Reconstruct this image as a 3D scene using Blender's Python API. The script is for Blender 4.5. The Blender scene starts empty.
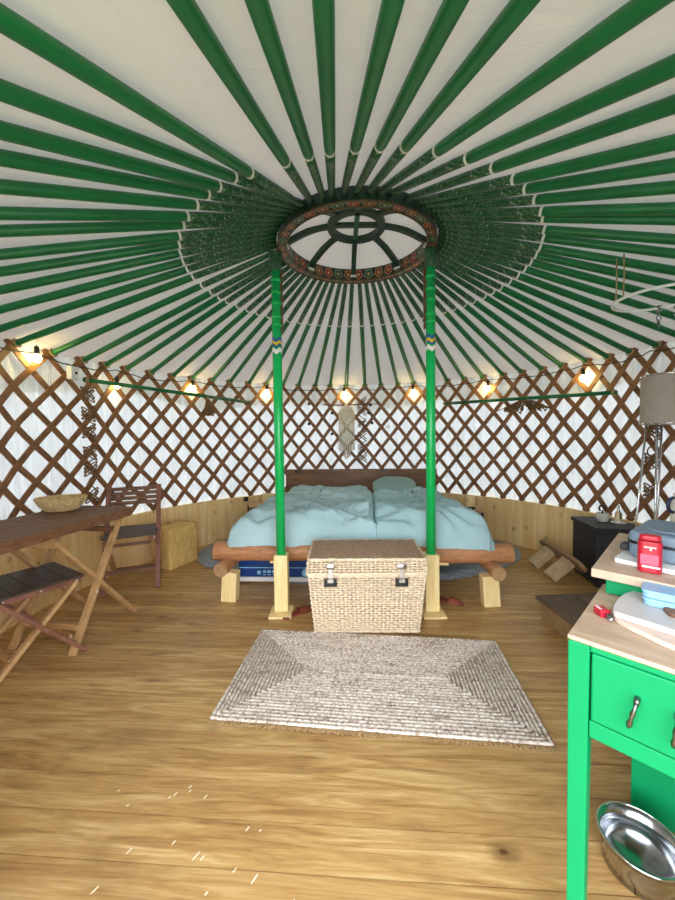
import bpy, math, random
from math import sin, cos, pi, radians, sqrt, atan2, floor, degrees
from mathutils import Vector, Matrix, noise
random.seed(7)
COL = bpy.context.scene.collection
# ------------------------------------------------------------------ helpers
def V(*a): return Vector(a)
class MB:
    def __init__(s): s.v=[]; s.f=[]; s.uv=[]; s.mi=[]
    def add(s, verts, faces, uvs=None, mi=0):
        b=len(s.v); s.v+=[tuple(p) for p in verts]
        for k,f in enumerate(faces):
            s.f.append([b+i for i in f]); s.mi.append(mi)
            s.uv.append(uvs[k] if uvs else [(0.0,0.0)]*len(f))
    def box(s, c, size, rot=None, mi=0, taper=1.0):
        x,y,z=[d/2 for d in size]; vs=[]
        for dz in (-1,1):
            t=taper if dz<0 else 1.0
            for dx,dy in ((-1,-1),(1,-1),(1,1),(-1,1)): vs.append(Vector((dx*x*t,dy*y*t,dz*z)))
        if rot is not None:
            m = rot if isinstance(rot,Matrix) else Matrix.Rotation(rot,3,'Z')
            vs=[m@p for p in vs]
        vs=[p+Vector(c) for p in vs]
        s.add(vs,[(3,2,1,0),(4,5,6,7),(0,1,5,4),(1,2,6,5),(2,3,7,6),(3,0,4,7)],mi=mi)
    def bar(s, a, b, w, h, up=(0,0,1), mi=0):
        a=Vector(a); b=Vector(b); d=(b-a); L=d.length; d=d/L
        up=Vector(up); r=d.cross(up)
        if r.length<1e-4: r=d.cross(Vector((1,0,0)))
        r.normalize(); u=r.cross(d).normalized()
        m=Matrix((d,r,u)).transposed()
        s.box((a+b)/2,(L,w,h),m,mi)
    def tube(s, pts, rad, n=10, cap=True, closed=False, mi=0, flat=1.0, up=None):
        pts=[Vector(p) for p in pts]; N=len(pts)
        rs=rad if isinstance(rad,(list,tuple)) else [rad]*N
        vs=[]; L=0.0; us=[]; prev=None
        for i,p in enumerate(pts):
            if closed: t=pts[(i+1)%N]-pts[i-1]
            else: t=pts[min(i+1,N-1)]-pts[max(i-1,0)]
            t.normalize()
            if prev is None:
                u0=Vector(up) if up else (Vector((0,0,1)) if abs(t.z)<.9 else Vector((1,0,0)))
                r=t.cross(u0).normalized()
            else:
                r=prev-t*prev.dot(t)
                if r.length<1e-6: r=t.cross(Vector((0,0,1)))
                r.normalize()
            prev=r; b=r.cross(t)
            if i: L+=(pts[i]-pts[i-1]).length
            us.append(L)
            for k in range(n):
                a=2*pi*k/n; vs.append(p+r*cos(a)*rs[i]+b*sin(a)*rs[i]*flat)
        fs=[];uv=[]
        M=N if closed else N-1
        for i in range(M):
            j=(i+1)%N
            for k in range(n):
                k2=(k+1)%n
                fs.append((i*n+k,j*n+k,j*n+k2,i*n+k2))
                u2=us[j] if j else us[i]+.01
                uv.append([(us[i],k/n),(u2,k/n),(u2,(k+1)/n),(us[i],(k+1)/n)])
        if cap and not closed:
            fs.append(tuple(range(n-1,-1,-1)) if False else tuple(range(n))); uv.append([(0,0)]*n)
            fs.append(tuple((N-1)*n+k for k in range(n-1,-1,-1))); uv.append([(us[-1],0)]*n)
        s.add(vs,fs,uv,mi)
    def lathe(s, prof, n=24, c=(0,0,0), mi=0, sx=1.0, sy=1.0):
        vs=[];fs=[];uv=[]; c=Vector(c); P=len(prof)
        for (r,z) in prof:
            for k in range(n):
                a=2*pi*k/n; vs.append(c+Vector((r*cos(a)*sx,r*sin(a)*sy,z)))
        for i in range(P-1):
            for k in range(n):
                k2=(k+1)%n; fs.append((i*n+k,i*n+k2,(i+1)*n+k2,(i+1)*n+k))
                uv.append([(k/n,i/(P-1)),((k+1)/n,i/(P-1)),((k+1)/n,(i+1)/(P-1)),(k/n,(i+1)/(P-1))])
        if prof[0][0]>1e-5: fs.append(tuple(range(n-1,-1,-1))); uv.append([(0,0)]*n)
        if prof[-1][0]>1e-5: fs.append(tuple((P-1)*n+k for k in range(n))); uv.append([(0,0)]*n)
        s.add(vs,fs,uv,mi)
    def prism(s, poly, z0, z1, mi=0, m=None):
        n=len(poly); vs=[Vector((p[0],p[1],z0)) for p in poly]+[Vector((p[0],p[1],z1)) for p in poly]
        if m is not None: vs=[m@p for p in vs]
        fs=[tuple(range(n-1,-1,-1)),tuple(range(n,2*n))]+[(i,(i+1)%n,n+(i+1)%n,n+i) for i in range(n)]
        s.add(vs,fs,mi=mi)
    def grid(s, fn, nu, nv, mi=0, wrapu=False):
        vs=[];fs=[];uv=[]; cu=nu if wrapu else nu+1
        for j in range(nv+1):
            for i in range(cu): vs.append(fn(i/nu,j/nv))
        for j in range(nv):
            for i in range(nu):
                i2=(i+1)%cu if wrapu else i+1
                fs.append((j*cu+i,j*cu+i2,(j+1)*cu+i2,(j+1)*cu+i))
                uv.append([(i/nu,j/nv),((i+1)/nu,j/nv),((i+1)/nu,(j+1)/nv),(i/nu,(j+1)/nv)])
        s.add(vs,fs,uv,mi)
    def ball(s, c, r, n=12, sc=(1,1,1), mi=0):
        prof=[(max(1e-6,r*sin(pi*i/(n//2+2))),-r*cos(pi*i/(n//2+2))) for i in range(n//2+3)]
        b=len(s.v); s.lathe(prof,n,(0,0,0),mi)
        for i in range(b,len(s.v)):
            p=s.v[i]; s.v[i]=(c[0]+p[0]*sc[0],c[1]+p[1]*sc[1],c[2]+p[2]*sc[2])
    def build(s, name, mat, parent=None, smooth=False, bevel=0, seg=2, loc=None, rotz=0, sub=0, angle=None):
        me=bpy.data.meshes.new(name); me.from_pydata(s.v,[],s.f); 
        uvl=me.uv_layers.new(name='UVMap'); k=0
        flat=[]
        for u in s.uv:
            for a in u: flat+=[a[0],a[1]]
        uvl.data.foreach_set('uv',flat)
        for m in (mat if isinstance(mat,(list,tuple)) else [mat]): me.materials.append(m)
        me.polygons.foreach_set('material_index',s.mi)
        if smooth: me.polygons.foreach_set('use_smooth',[True]*len(me.polygons))
        me.update()
        o=bpy.data.objects.new(name,me); COL.objects.link(o)
        if parent is not None: o.parent=parent
        if loc is not None: o.location=loc
        o.rotation_euler.z=rotz
        if bevel:
            b=o.modifiers.new('Bevel','BEVEL'); b.width=bevel; b.segments=seg; b.limit_method='ANGLE'; b.angle_limit=radians(40)
        if sub:
            d=o.modifiers.new('Sub','SUBSURF'); d.levels=sub; d.render_levels=sub
        return o
def tag(o, label, cat, group=None):
    o['label']=label; o['category']=cat
    if group: o['group']=group
    return o
def thing(name, label, cat, loc=(0,0,0), rotz=0, group=None):
    o=bpy.data.objects.new(name,None); COL.objects.link(o); o.empty_display_size=.05
    o.location=loc; o.rotation_euler=(0,0,rotz)
    return tag(o,label,cat,group)
def struct(o): o['kind']='structure'; return o
def copy_tree(o, parent=None):
    c=o.copy(); COL.objects.link(c); c.parent=parent
    for ch in list(o.children): copy_tree(ch,c)
    return c
# ------------------------------------------------------------------ materials
def srgb(r,g,b):
    f=lambda c:(c/255/12.92) if c/255<=.04045 else ((c/255+.055)/1.055)**2.4
    return (f(r),f(g),f(b),1)
class NT:
    def __init__(s,name):
        m=bpy.data.materials.new(name); m.use_nodes=True; s.m=m; s.t=m.node_tree; s.n=s.t.nodes; s.l=s.t.links
        s.b=s.n['Principled BSDF']; s.out=s.n['Material Output']
    def node(s,typ,**kw):
        n=s.n.new(typ)
        for k,v in kw.items(): setattr(n,k,v)
        return n
    def link(s,a,b): s.l.new(a,b)
    def set(s,sock,val):
        if hasattr(val,'is_linked') or hasattr(val,'links'): s.l.new(val,sock)
        else: sock.default_value=val
    def math(s,op,a,b=None,c=None,clamp=False):
        n=s.node('ShaderNodeMath',operation=op); n.use_clamp=clamp
        s.set(n.inputs[0],a)
        if b is not None: s.set(n.inputs[1],b)
        if c is not None: s.set(n.inputs[2],c)
        return n.outputs[0]
    def coord(s,which='Object',scale=(1,1,1),rot=(0,0,0),loc=(0,0,0)):
        tc=s.node('ShaderNodeTexCoord'); mp=s.node('ShaderNodeMapping')
        mp.inputs['Scale'].default_value=scale; mp.inputs['Rotation'].default_value=rot; mp.inputs['Location'].default_value=loc
        s.link(tc.outputs[which],mp.inputs[0]); return mp.outputs[0]
    def noise(s,vec,scale,detail=4,rough=.55,dist=0):
        n=s.node('ShaderNodeTexNoise'); s.link(vec,n.inputs['Vector'])
        n.inputs['Scale'].default_value=scale; n.inputs['Detail'].default_value=detail; n.inputs['Roughness'].default_value=rough; n.inputs['Distortion'].default_value=dist
        return n.outputs['Fac']
    def ramp(s,fac,stops,interp='LINEAR'):
        r=s.node('ShaderNodeValToRGB'); s.link(fac,r.inputs[0]); r.color_ramp.interpolation=interp
        e=r.color_ramp.elements
        while len(e)<len(stops): e.new(.5)
        for k,(p,c) in enumerate(stops): e[k].position=p; e[k].color=c
        return r.outputs[0]
    def mix(s,fac,a,b,mode='MIX'):
        n=s.node('ShaderNodeMix',data_type='RGBA',blend_type=mode)
        s.set(n.inputs[0],fac); s.set(n.inputs[6],a); s.set(n.inputs[7],b); return n.outputs[2]
    def bump(s,h,strength=.3,dist=.01):
        n=s.node('ShaderNodeBump'); n.inputs['Strength'].default_value=strength; n.inputs['Distance'].default_value=dist
        s.link(h,n.inputs['Height']); s.link(n.outputs[0],s.b.inputs['Normal'])
def plain(name,c,rough=.5,metal=0,var=.12,scale=12,bump=0,spec=.5,bscale=None):
    t=NT(name); v=t.coord('Object'); nz=t.noise(v,scale)
    d=tuple(max(0,x*(1-var)) for x in c[:3])+(1,); l=tuple(min(1,x*(1+var)) for x in c[:3])+(1,)
    t.link(t.ramp(nz,[(.3,d),(.7,l)]),t.b.inputs['Base Color'])
    t.b.inputs['Roughness'].default_value=rough; t.b.inputs['Metallic'].default_value=metal; t.b.inputs['Specular IOR Level'].default_value=spec
    if bump: t.bump(t.noise(v,bscale or scale*4),bump,.004)
    return t.m
def wood(name,dark,light,stretch=(1,14,14),scale=3,rough=.55,bump=.15,knots=0,knotc=None,coord='Object'):
    t=NT(name); v=t.coord(coord,stretch)
    oi=t.node('ShaderNodeObjectInfo'); ad=t.node('ShaderNodeVectorMath',operation='ADD'); 
    cm=t.node('ShaderNodeCombineXYZ'); r=t.math('MULTIPLY',oi.outputs['Random'],37.0); 
    for k in range(3): t.link(r,cm.inputs[k])
    t.link(v,ad.inputs[0]); t.link(cm.outputs[0],ad.inputs[1]); v=ad.outputs[0]
    a=t.noise(v,scale,6,.6,.6); b=t.noise(v,scale*7,3,.5)
    f=t.math('ADD',t.math('MULTIPLY',a,.75),t.math('MULTIPLY',b,.25))
    c=t.ramp(f,[(.32,dark),(.68,light)])
    if knots:
        kv=t.coord('Object',tuple(1+ (x-1)*.16 for x in stretch)); vo=t.node('ShaderNodeTexVoronoi'); t.link(kv,vo.inputs['Vector']); vo.inputs['Scale'].default_value=knots
        k=t.ramp(vo.outputs['Distance'],[(.04,(1,1,1,1)),(.16,(0,0,0,1))])
        c=t.mix(k,c,knotc)
    t.link(c,t.b.inputs['Base Color']); t.b.inputs['Roughness'].default_value=rough
    t.bump(f,bump,.004)
    return t.m
M={}
M['green_rib']=plain('green rib paint',srgb(2,106,54),.42,var=.16,scale=7,bump=.05)
M['green_pole']=plain('green pole paint',srgb(12,182,92),.25,var=.08)
M['green_cab']=plain('bright green paint',srgb(0,138,82),.5,spec=.25,var=.05,scale=5,bump=.05)
M['slat']=wood('brown lattice wood',srgb(104,68,42),srgb(160,114,76),(3,3,3),5,.6,.1)
M['pine']=wood('pale pine',srgb(232,200,134),srgb(250,230,172),(10,10,1),3,.5,.1)
M['pinex']=wood('pale pine lengthwise',srgb(170,124,78),srgb(214,172,120),(1,10,10),3,.5,.1)
M['brown']=wood('brown garden wood',srgb(92,58,36),srgb(134,92,62),(2,6,6),4,.55,.1)
M['brown_light']=wood('weathered tan wood',srgb(158,118,76),srgb(206,164,114),(3,3,3),4,.55,.1)
M['redbrown']=wood('red brown wood',srgb(112,68,54),srgb(148,98,80),(3,3,3),4,.5,.1)
M['darkslat']=wood('dark brown slat',srgb(52,40,32),srgb(84,64,50),(2,8,8),4,.5,.1)
M['log']=wood('peeled log',srgb(150,96,58),srgb(206,150,104),(2,9,9),3,.5,.35)
M['logend']=wood('log end grain',srgb(150,112,74),srgb(190,150,110),(1,1,1),9,.7,.2)
M['headboard']=wood('brown headboard wood',srgb(92,62,38),srgb(140,98,62),(1,8,8),2.5,.5,.1,knots=2.2,knotc=srgb(50,30,18))
M['counter']=wood('worn beech top',srgb(168,140,114),srgb(202,178,154),(2,10,6),3,.45,.08)
M['darkchest']=wood('blackened wood',srgb(26,28,34),srgb(52,54,60),(1,6,6),3,.5,.1)
M['stepwood']=wood('grey brown board',srgb(74,58,44),srgb(112,90,68),(8,2,8),3,.6,.1)
M['stepside']=wood('tan board side',srgb(120,92,62),srgb(156,124,86),(2,8,8),3,.6,.1)
M['steel']=plain('brushed steel',(.50,.51,.53,1),.2,1,var=.05)
M['darksteel']=plain('dark antique metal',(.22,.22,.21,1),.3,1,var=.15)
M['chrome']=plain('chrome',(.75,.76,.78,1),.15,1,var=.03)
M['white']=plain('white plastic',srgb(232,232,230),.4,var=.03)
M['black']=plain('black plastic',srgb(22,22,24),.45,var=.1)
M['blackmetal']=plain('black metal',srgb(28,27,27),.4,var=.1)
M['duvet']=plain('duvet',srgb(176,206,212),.85,var=.07,scale=5,bump=.25,bscale=40)
M['duvet2']=plain('pale blue grey duvet cotton',srgb(170,202,208),.85,var=.07,scale=6,bump=.25,bscale=38)
M['pillow']=plain('pillow cotton',srgb(140,170,165),.85,var=.06,scale=8,bump=.2)
M['sheet']=plain('white mattress ticking',srgb(205,214,214),.9,var=.04,bump=.1)
M['straw']=wood('straw fuzz',srgb(190,150,78),srgb(232,200,126),(14,5,3),4,.95,.8)
M['greyshag']=plain('blue grey shag wool',srgb(150,160,170),.95,var=.25,scale=60,bump=.8,bscale=160)
M['jute_rope']=plain('jute rope',srgb(170,140,98),.9,var=.2,scale=60,bump=.4)
M['cordbrown']=plain('weathered brown rope',srgb(128,98,68),.9,var=.25,scale=60,bump=.4)
M['legpale']=wood('pale sawn block',srgb(176,150,112),srgb(214,190,150),(6,6,2),4,.6,.1)
M['cable']=plain('black cable',srgb(26,26,24),.5)
M['macrame']=plain('cream cotton cord',srgb(226,214,190),.9,var=.1,scale=60,bump=.5)
M['dried']=plain('dried brown leaves',srgb(120,90,58),.85,var=.35,scale=50)
M['red']=plain('red plastic',srgb(176,26,46),.35,var=.06)
M['pink']=plain('pink label',srgb(216,88,112),.45,var=.04)
M['bluebox']=plain('navy box print',srgb(16,62,128),.35,var=.2,scale=5)
M['navydark']=plain('dark navy',srgb(14,34,70),.4,var=.1)
M['print']=plain('pale blue print',srgb(150,205,232),.5,var=.1)
M['bluelid']=plain('pale blue plastic',srgb(140,186,222),.35,var=.05)
M['greyfabric']=plain('blue grey case',srgb(112,130,146),.55,var=.06,scale=5,bump=.1)
M['greyboard']=plain('grey white board',srgb(196,190,186),.4,var=.05)
M['boardedge']=plain('pinkish board',srgb(214,190,174),.45,var=.05)
M['shade']=plain('grey drum fabric',srgb(176,164,152),.8,var=.06,scale=30,bump=.2)
M['slipper']=plain('reddish brown leather',srgb(128,62,44),.6,var=.25,scale=40,bump=.3)
M['yellow']=plain('yellow paint',srgb(222,190,40),.4)
M['bluep']=plain('blue paint',srgb(30,90,150),.4)
M['wicker_d']=plain('dark cane top',srgb(160,130,106),.6,var=.3,scale=50)
M['wicker']=plain('tan wicker cane',srgb(236,214,184),.55,var=.2,scale=45)
M['basket']=plain('woven straw basket',srgb(206,176,124),.7,var=.25,scale=50,bump=.3)
M['redstripe']=plain('red brown painted carving',srgb(96,58,40),.5,var=.4,scale=60)
M['candle']=plain('white ceramic',srgb(214,212,204),.35,var=.03)
M['screw']=plain('zinc screw',(.8,.8,.78,1),.3,1)
def glassmat():
    t=NT('clear glass'); t.b.inputs['Transmission Weight'].default_value=1; t.b.inputs['Roughness'].default_value=.03
    nz=t.noise(t.coord(),20); t.link(t.ramp(nz,[(0,(.86,.93,.92,1)),(1,(.95,.98,.97,1))]),t.b.inputs['Base Color']); return t.m
M['glass']=glassmat()
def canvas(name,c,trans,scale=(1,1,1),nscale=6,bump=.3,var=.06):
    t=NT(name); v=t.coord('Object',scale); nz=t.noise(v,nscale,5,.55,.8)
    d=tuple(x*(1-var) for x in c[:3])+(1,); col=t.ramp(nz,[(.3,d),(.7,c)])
    df=t.node('ShaderNodeBsdfDiffuse'); tr=t.node('ShaderNodeBsdfTranslucent'); mx=t.node('ShaderNodeMixShader')
    t.link(col,df.inputs[0]); t.link(col,tr.inputs[0]); mx.inputs[0].default_value=trans
    bp=t.node('ShaderNodeBump'); bp.inputs['Strength'].default_value=bump; bp.inputs['Distance'].default_value=.03
    t.link(nz,bp.inputs['Height']); t.link(bp.outputs[0],df.inputs['Normal']); t.link(bp.outputs[0],tr.inputs['Normal'])
    t.link(df.outputs[0],mx.inputs[1]); t.link(tr.outputs[0],mx.inputs[2]); t.link(mx.outputs[0],t.out.inputs[0]); return t.m
M['roof']=canvas('roof canvas',(.755,.685,.65,1),.045,(1,1,1),3,.5)
M['crown']=canvas('crown canvas',(.7,.68,.66,1),.03,(1,1,1),3,.3)
M['wallcanvas']=canvas('white wall canvas',(.80,.82,.85,1),.152,(7,7,1.2),3.2,.9,.16)  # darker upright streaks in the cloth colour stand in for shading of folds
M['flap']=canvas('roof edge flap canvas',(.80,.76,.68,1),.5,(3,3,1),3,.3)
def emit(name,c,s):
    t=NT(name); t.b.inputs['Base Color'].default_value=c
    nz=t.noise(t.coord(),8); t.link(t.ramp(nz,[(0,tuple(x*.92 for x in c[:3])+(1,)),(1,c)]),t.b.inputs['Emission Color'])
    t.b.inputs['Emission Strength'].default_value=s; return t.m
M['bulb']=emit('warm bulb glow',(1,.80,.28,1),BULB:=55)
def painted_end():
    t=NT('painted scroll rib end'); tc=t.node('ShaderNodeTexCoord'); mp=t.node('ShaderNodeMapping'); t.link(tc.outputs['UV'],mp.inputs[0])
    mp.inputs['Scale'].default_value=(1,.11,1); vo=t.node('ShaderNodeTexNoise'); t.link(mp.outputs[0],vo.inputs['Vector']); vo.inputs['Scale'].default_value=38; vo.inputs['Detail'].default_value=0; vo.inputs['Distortion'].default_value=1.6
    a=t.math('ABSOLUTE',t.math('SUBTRACT',vo.outputs['Fac'],.5))
    c=t.ramp(a,[(.014,srgb(158,168,154)),(.026,srgb(6,80,44))])
    t.link(c,t.b.inputs['Base Color']); t.b.inputs['Roughness'].default_value=.45; return t.m
M['painted']=painted_end()
def ringpaint():
    # painted hoop: rosettes alternating red / teal along u, pale outlines
    t=NT('painted crown hoop'); tc=t.node('ShaderNodeTexCoord'); sp=t.node('ShaderNodeSeparateXYZ'); t.link(tc.outputs['UV'],sp.inputs[0])
    u=t.math('MULTIPLY',sp.outputs[0],36.0); cell=t.math('FLOOR',u); fu=t.math('SUBTRACT',t.math('FRACT',u),.5); fv=t.math('SUBTRACT',sp.outputs[1],.5)
    r=t.math('SQRT',t.math('ADD',t.math('POWER',t.math('ABSOLUTE',fu),2),t.math('POWER',t.math('ABSOLUTE',fv),2)))
    ang=t.math('ARCTAN2',fv,fu); r=t.math('ADD',r,t.math('MULTIPLY',t.math('SINE',t.math('MULTIPLY',ang,5.0)),.05))
    par=t.math('FRACT',t.math('DIVIDE',cell,3.0)); red=t.math('LESS_THAN',par,.2); org=t.math('GREATER_THAN',par,.6)
    pet=t.mix(red,srgb(34,92,76),srgb(170,44,40)); pet=t.mix(org,pet,srgb(150,70,44))
    c=t.mix(t.math('LESS_THAN',r,.42),srgb(22,40,32),srgb(140,132,104))
    c=t.mix(t.math('LESS_THAN',r,.35),c,pet); c=t.mix(t.math('LESS_THAN',r,.2),c,srgb(40,40,36)); c=t.mix(t.math('LESS_THAN',r,.1),c,srgb(210,190,120))
    edge=t.math('GREATER_THAN',t.math('ABSOLUTE',fv),.44); c=t.mix(edge,c,srgb(58,44,34))
    t.link(c,t.b.inputs['Base Color']); t.b.inputs['Roughness'].default_value=.4; return t.m
M['ringpaint']=ringpaint()
M['ringgreen']=plain('dark green crown paint',srgb(22,54,40),.45,var=.3,scale=60)
M['gold']=plain('gold brown hoop edge',srgb(84,66,42),.45,var=.25,scale=30)
def floormat():
    t=NT('varnished pine floor'); v=t.coord('Object',(1,12,1)); g=t.node('ShaderNodeNewGeometry')
    tc=t.node('ShaderNodeTexCoord'); sp=t.node('ShaderNodeSeparateXYZ'); t.link(tc.outputs['Object'],sp.inputs[0])
    row=t.math('FLOOR',t.math('DIVIDE',t.math('SUBTRACT',sp.outputs[1],PH),PLANK)); wn=t.node('ShaderNodeTexWhiteNoise',noise_dimensions='1D'); t.link(row,wn.inputs['W'])
    ad=t.node('ShaderNodeVectorMath',operation='ADD'); cm=t.node('ShaderNodeCombineXYZ'); t.link(t.math('MULTIPLY',wn.outputs['Value'],40),cm.inputs[0]); t.link(t.math('MULTIPLY',wn.outputs['Value'],13),cm.inputs[2])
    t.link(v,ad.inputs[0]); t.link(cm.outputs[0],ad.inputs[1])
    a=t.noise(ad.outputs[0],2.2,6,.6,1.2); b=t.noise(ad.outputs[0],14,3,.5)
    f=t.math('ADD',t.math('MULTIPLY',a,.8),t.math('MULTIPLY',b,.2))
    c=t.ramp(f,[(.32,srgb(138,98,54)),(.5,srgb(190,150,92)),(.68,srgb(222,190,132))])
    c=t.mix(t.math('MULTIPLY',wn.outputs['Value'],.35),c,srgb(140,98,56))
    # broad stains
    st=t.noise(t.coord('Object',(1,1.6,1)),1.7,4,.6); c=t.mix(t.ramp(st,[(.55,(0,0,0,1)),(.72,(.45,.45,.45,1))]),c,srgb(104,72,44))
    # knots
    kv=t.node('ShaderNodeVectorMath',operation='ADD'); t.link(t.coord('Object',(1,1.7,0)),kv.inputs[0]); t.link(cm.outputs[0],kv.inputs[1])
    vo=t.node('ShaderNodeTexVoronoi',voronoi_dimensions='2D'); t.link(t.coord('Object',(1,1.8,1)),vo.inputs['Vector']); vo.inputs['Scale'].default_value=2.3
    nd=t.math('ADD',vo.outputs['Distance'],t.math('MULTIPLY',t.noise(t.coord(),30,2),.05))
    sc_=t.node('ShaderNodeSeparateColor'); t.link(vo.outputs['Color'],sc_.inputs[0]); kr=t.math('SUBTRACT',t.math('MULTIPLY',sc_.outputs[0],1.3),.16,clamp=True)
    nd2=t.math('ADD',nd,t.math('MULTIPLY',sc_.outputs[1],.03))
    c=t.mix(t.math('MULTIPLY',kr,t.ramp(nd2,[(.04,(1,1,1,1)),(.07,(.55,.55,.55,1)),(.17,(0,0,0,1))])),c,srgb(92,58,34))
    # paint flecks with a shape of their own
    for (x,y,l) in FLECKS:
        dx=t.math('SUBTRACT',sp.outputs[0],x); dy=t.math('SUBTRACT',sp.outputs[1],y)
        e=t.math('ADD',t.math('POWER',t.math('ABSOLUTE',t.math('DIVIDE',t.math('SUBTRACT',dx,t.math('MULTIPLY',dy,.5)),.0028)),2),t.math('POWER',t.math('ABSOLUTE',t.math('DIVIDE',dy,l)),2))
        c=t.mix(t.math('LESS_THAN',e,1.0),c,srgb(226,214,190))
    t.link(c,t.b.inputs['Base Color'])
    t.link(t.ramp(st,[(.3,(.28,.28,.28,1)),(.7,(.48,.48,.48,1))]),t.b.inputs['Roughness'])
    t.bump(f,.08,.003); return t.m
def wainmat():
    t=NT('knotty pine wainscot'); tc=t.node('ShaderNodeTexCoord'); v=t.coord('UV',(1,.09,1))
    sp=t.node('ShaderNodeSeparateXYZ'); t.link(tc.outputs['UV'],sp.inputs[0])
    row=t.math('FLOOR',t.math('DIVIDE',sp.outputs[0],.11)); wn=t.node('ShaderNodeTexWhiteNoise',noise_dimensions='1D'); t.link(row,wn.inputs['W'])
    cm=t.node('ShaderNodeCombineXYZ'); t.link(t.math('MULTIPLY',wn.outputs['Value'],9),cm.inputs[1]); ad=t.node('ShaderNodeVectorMath',operation='ADD'); t.link(v,ad.inputs[0]); t.link(cm.outputs[0],ad.inputs[1])
    a=t.noise(ad.outputs[0],24,5,.6,.5)
    c=t.ramp(a,[(.3,srgb(228,188,126)),(.7,srgb(248,222,168))]); c=t.mix(t.math('MULTIPLY',wn.outputs['Value'],.4),c,srgb(230,186,118))
    vo=t.node('ShaderNodeTexVoronoi',voronoi_dimensions='2D'); t.link(t.coord('UV',(1,.8,1)),vo.inputs['Vector']); vo.inputs['Scale'].default_value=5.5
    sc_=t.node('ShaderNodeSeparateColor'); t.link(vo.outputs['Color'],sc_.inputs[0])
    c=t.mix(t.math('MULTIPLY',t.math('SUBTRACT',sc_.outputs[0],.35,clamp=True),t.ramp(vo.outputs['Distance'],[(.05,(1,1,1,1)),(.14,(0,0,0,1))])),c,srgb(126,78,40))
    t.link(c,t.b.inputs['Base Color']); t.b.inputs['Roughness'].default_value=.5; t.bump(a,.08,.003); return t.m
M['wain']=wainmat()
def jutemat():
    t=NT('braided jute'); v=t.coord('Object'); a=t.noise(v,70,3,.6); b=t.noise(t.coord('Object',(1,5,1)),5,3)
    f=t.math('ADD',t.math('MULTIPLY',a,.7),t.math('MULTIPLY',b,.3))
    t.link(t.ramp(f,[(.36,srgb(134,114,100)),(.47,srgb(198,180,164)),(.62,srgb(232,222,210))]),t.b.inputs['Base Color']); t.b.inputs['Roughness'].default_value=.9; t.bump(a,.6,.004); return t.m
M['jute']=jutemat()
# ------------------------------------------------------------------ yurt frame of reference
CX,CY,R,ZT,ZB=.1401,2.4005,2.2576,1.8147,.481
RR,ZR=.505,2.394
def P(deg,r,z): a=radians(deg); return Vector((CX+r*sin(a),CY+r*cos(a),z))
# ribs: (outer angle, inner angle)
vis=[-90.62,-83.31,-76.57,-71.4,-66.34,-60.06,-54.25,-48.71,-42.99,-37.66,-31.88,-26.29,-21.2,-16.1,-10.6,-5.73,-.52,5.64,10.8,16.22,21.24,26.4,31.62,36.62,42.04,47.54,52.57,57.88,62.7,68.42,73.17,77.84]
def cone_z(r): return 2.42+(r-.5)*(ZT-2.42)/(R-.5)
def line_angles(a_out,r_out,a_in,r_in):
    # straight line through two roof points, extended to wall and hoop
    p=Vector((r_in*sin(radians(a_in)),r_in*cos(radians(a_in)))); q=Vector((r_out*sin(radians(a_out)),r_out*cos(radians(a_out))))
    d=(q-p).normalized(); res=[]
    for rad in (R,.5):
        b=p.dot(d); c=p.dot(p)-rad*rad; t=-b+sqrt(max(0,b*b-c)); s=p+d*t; res.append(degrees(atan2(s.x,s.y)))
    return res
front=[(-157.2,1.87,-152.7,1.02),(-166.5,1.762,-160.9,.974),(-170.7,1.723,-166.2,.957),(-174.7,1.70,-170.9,.98),(-179.1,1.69,-176.1,.986),(176.9,1.69,178.9,.98),(172.6,1.70,173.8,.978),(165.5,1.76,167.2,.971),(158.2,1.69,160.1,.972)]
ribs=[(a,a) for a in vis]
for a in (83.2,88.4,93.5,98.4,103.2,108,113.7,118.4,124.9,128.4,134.6,140.4,145.7,152.8): ribs.append((a,a))
for a,d in ((-96.4,0),(-101.7,.5),(-107.3,1),(-112.7,1),(-117.5,1.5),(-123.8,2),(-128.2,2.5),(-134.2,3),(-139.7,3.5),(-144,4),(-149,4.5)): ribs.append((a-d*.5,a+d))
for f in front:
    o,i=line_angles(*f); ribs.append((o,i))
ribs=sorted(ribs,key=lambda t:(t[0]))
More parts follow.
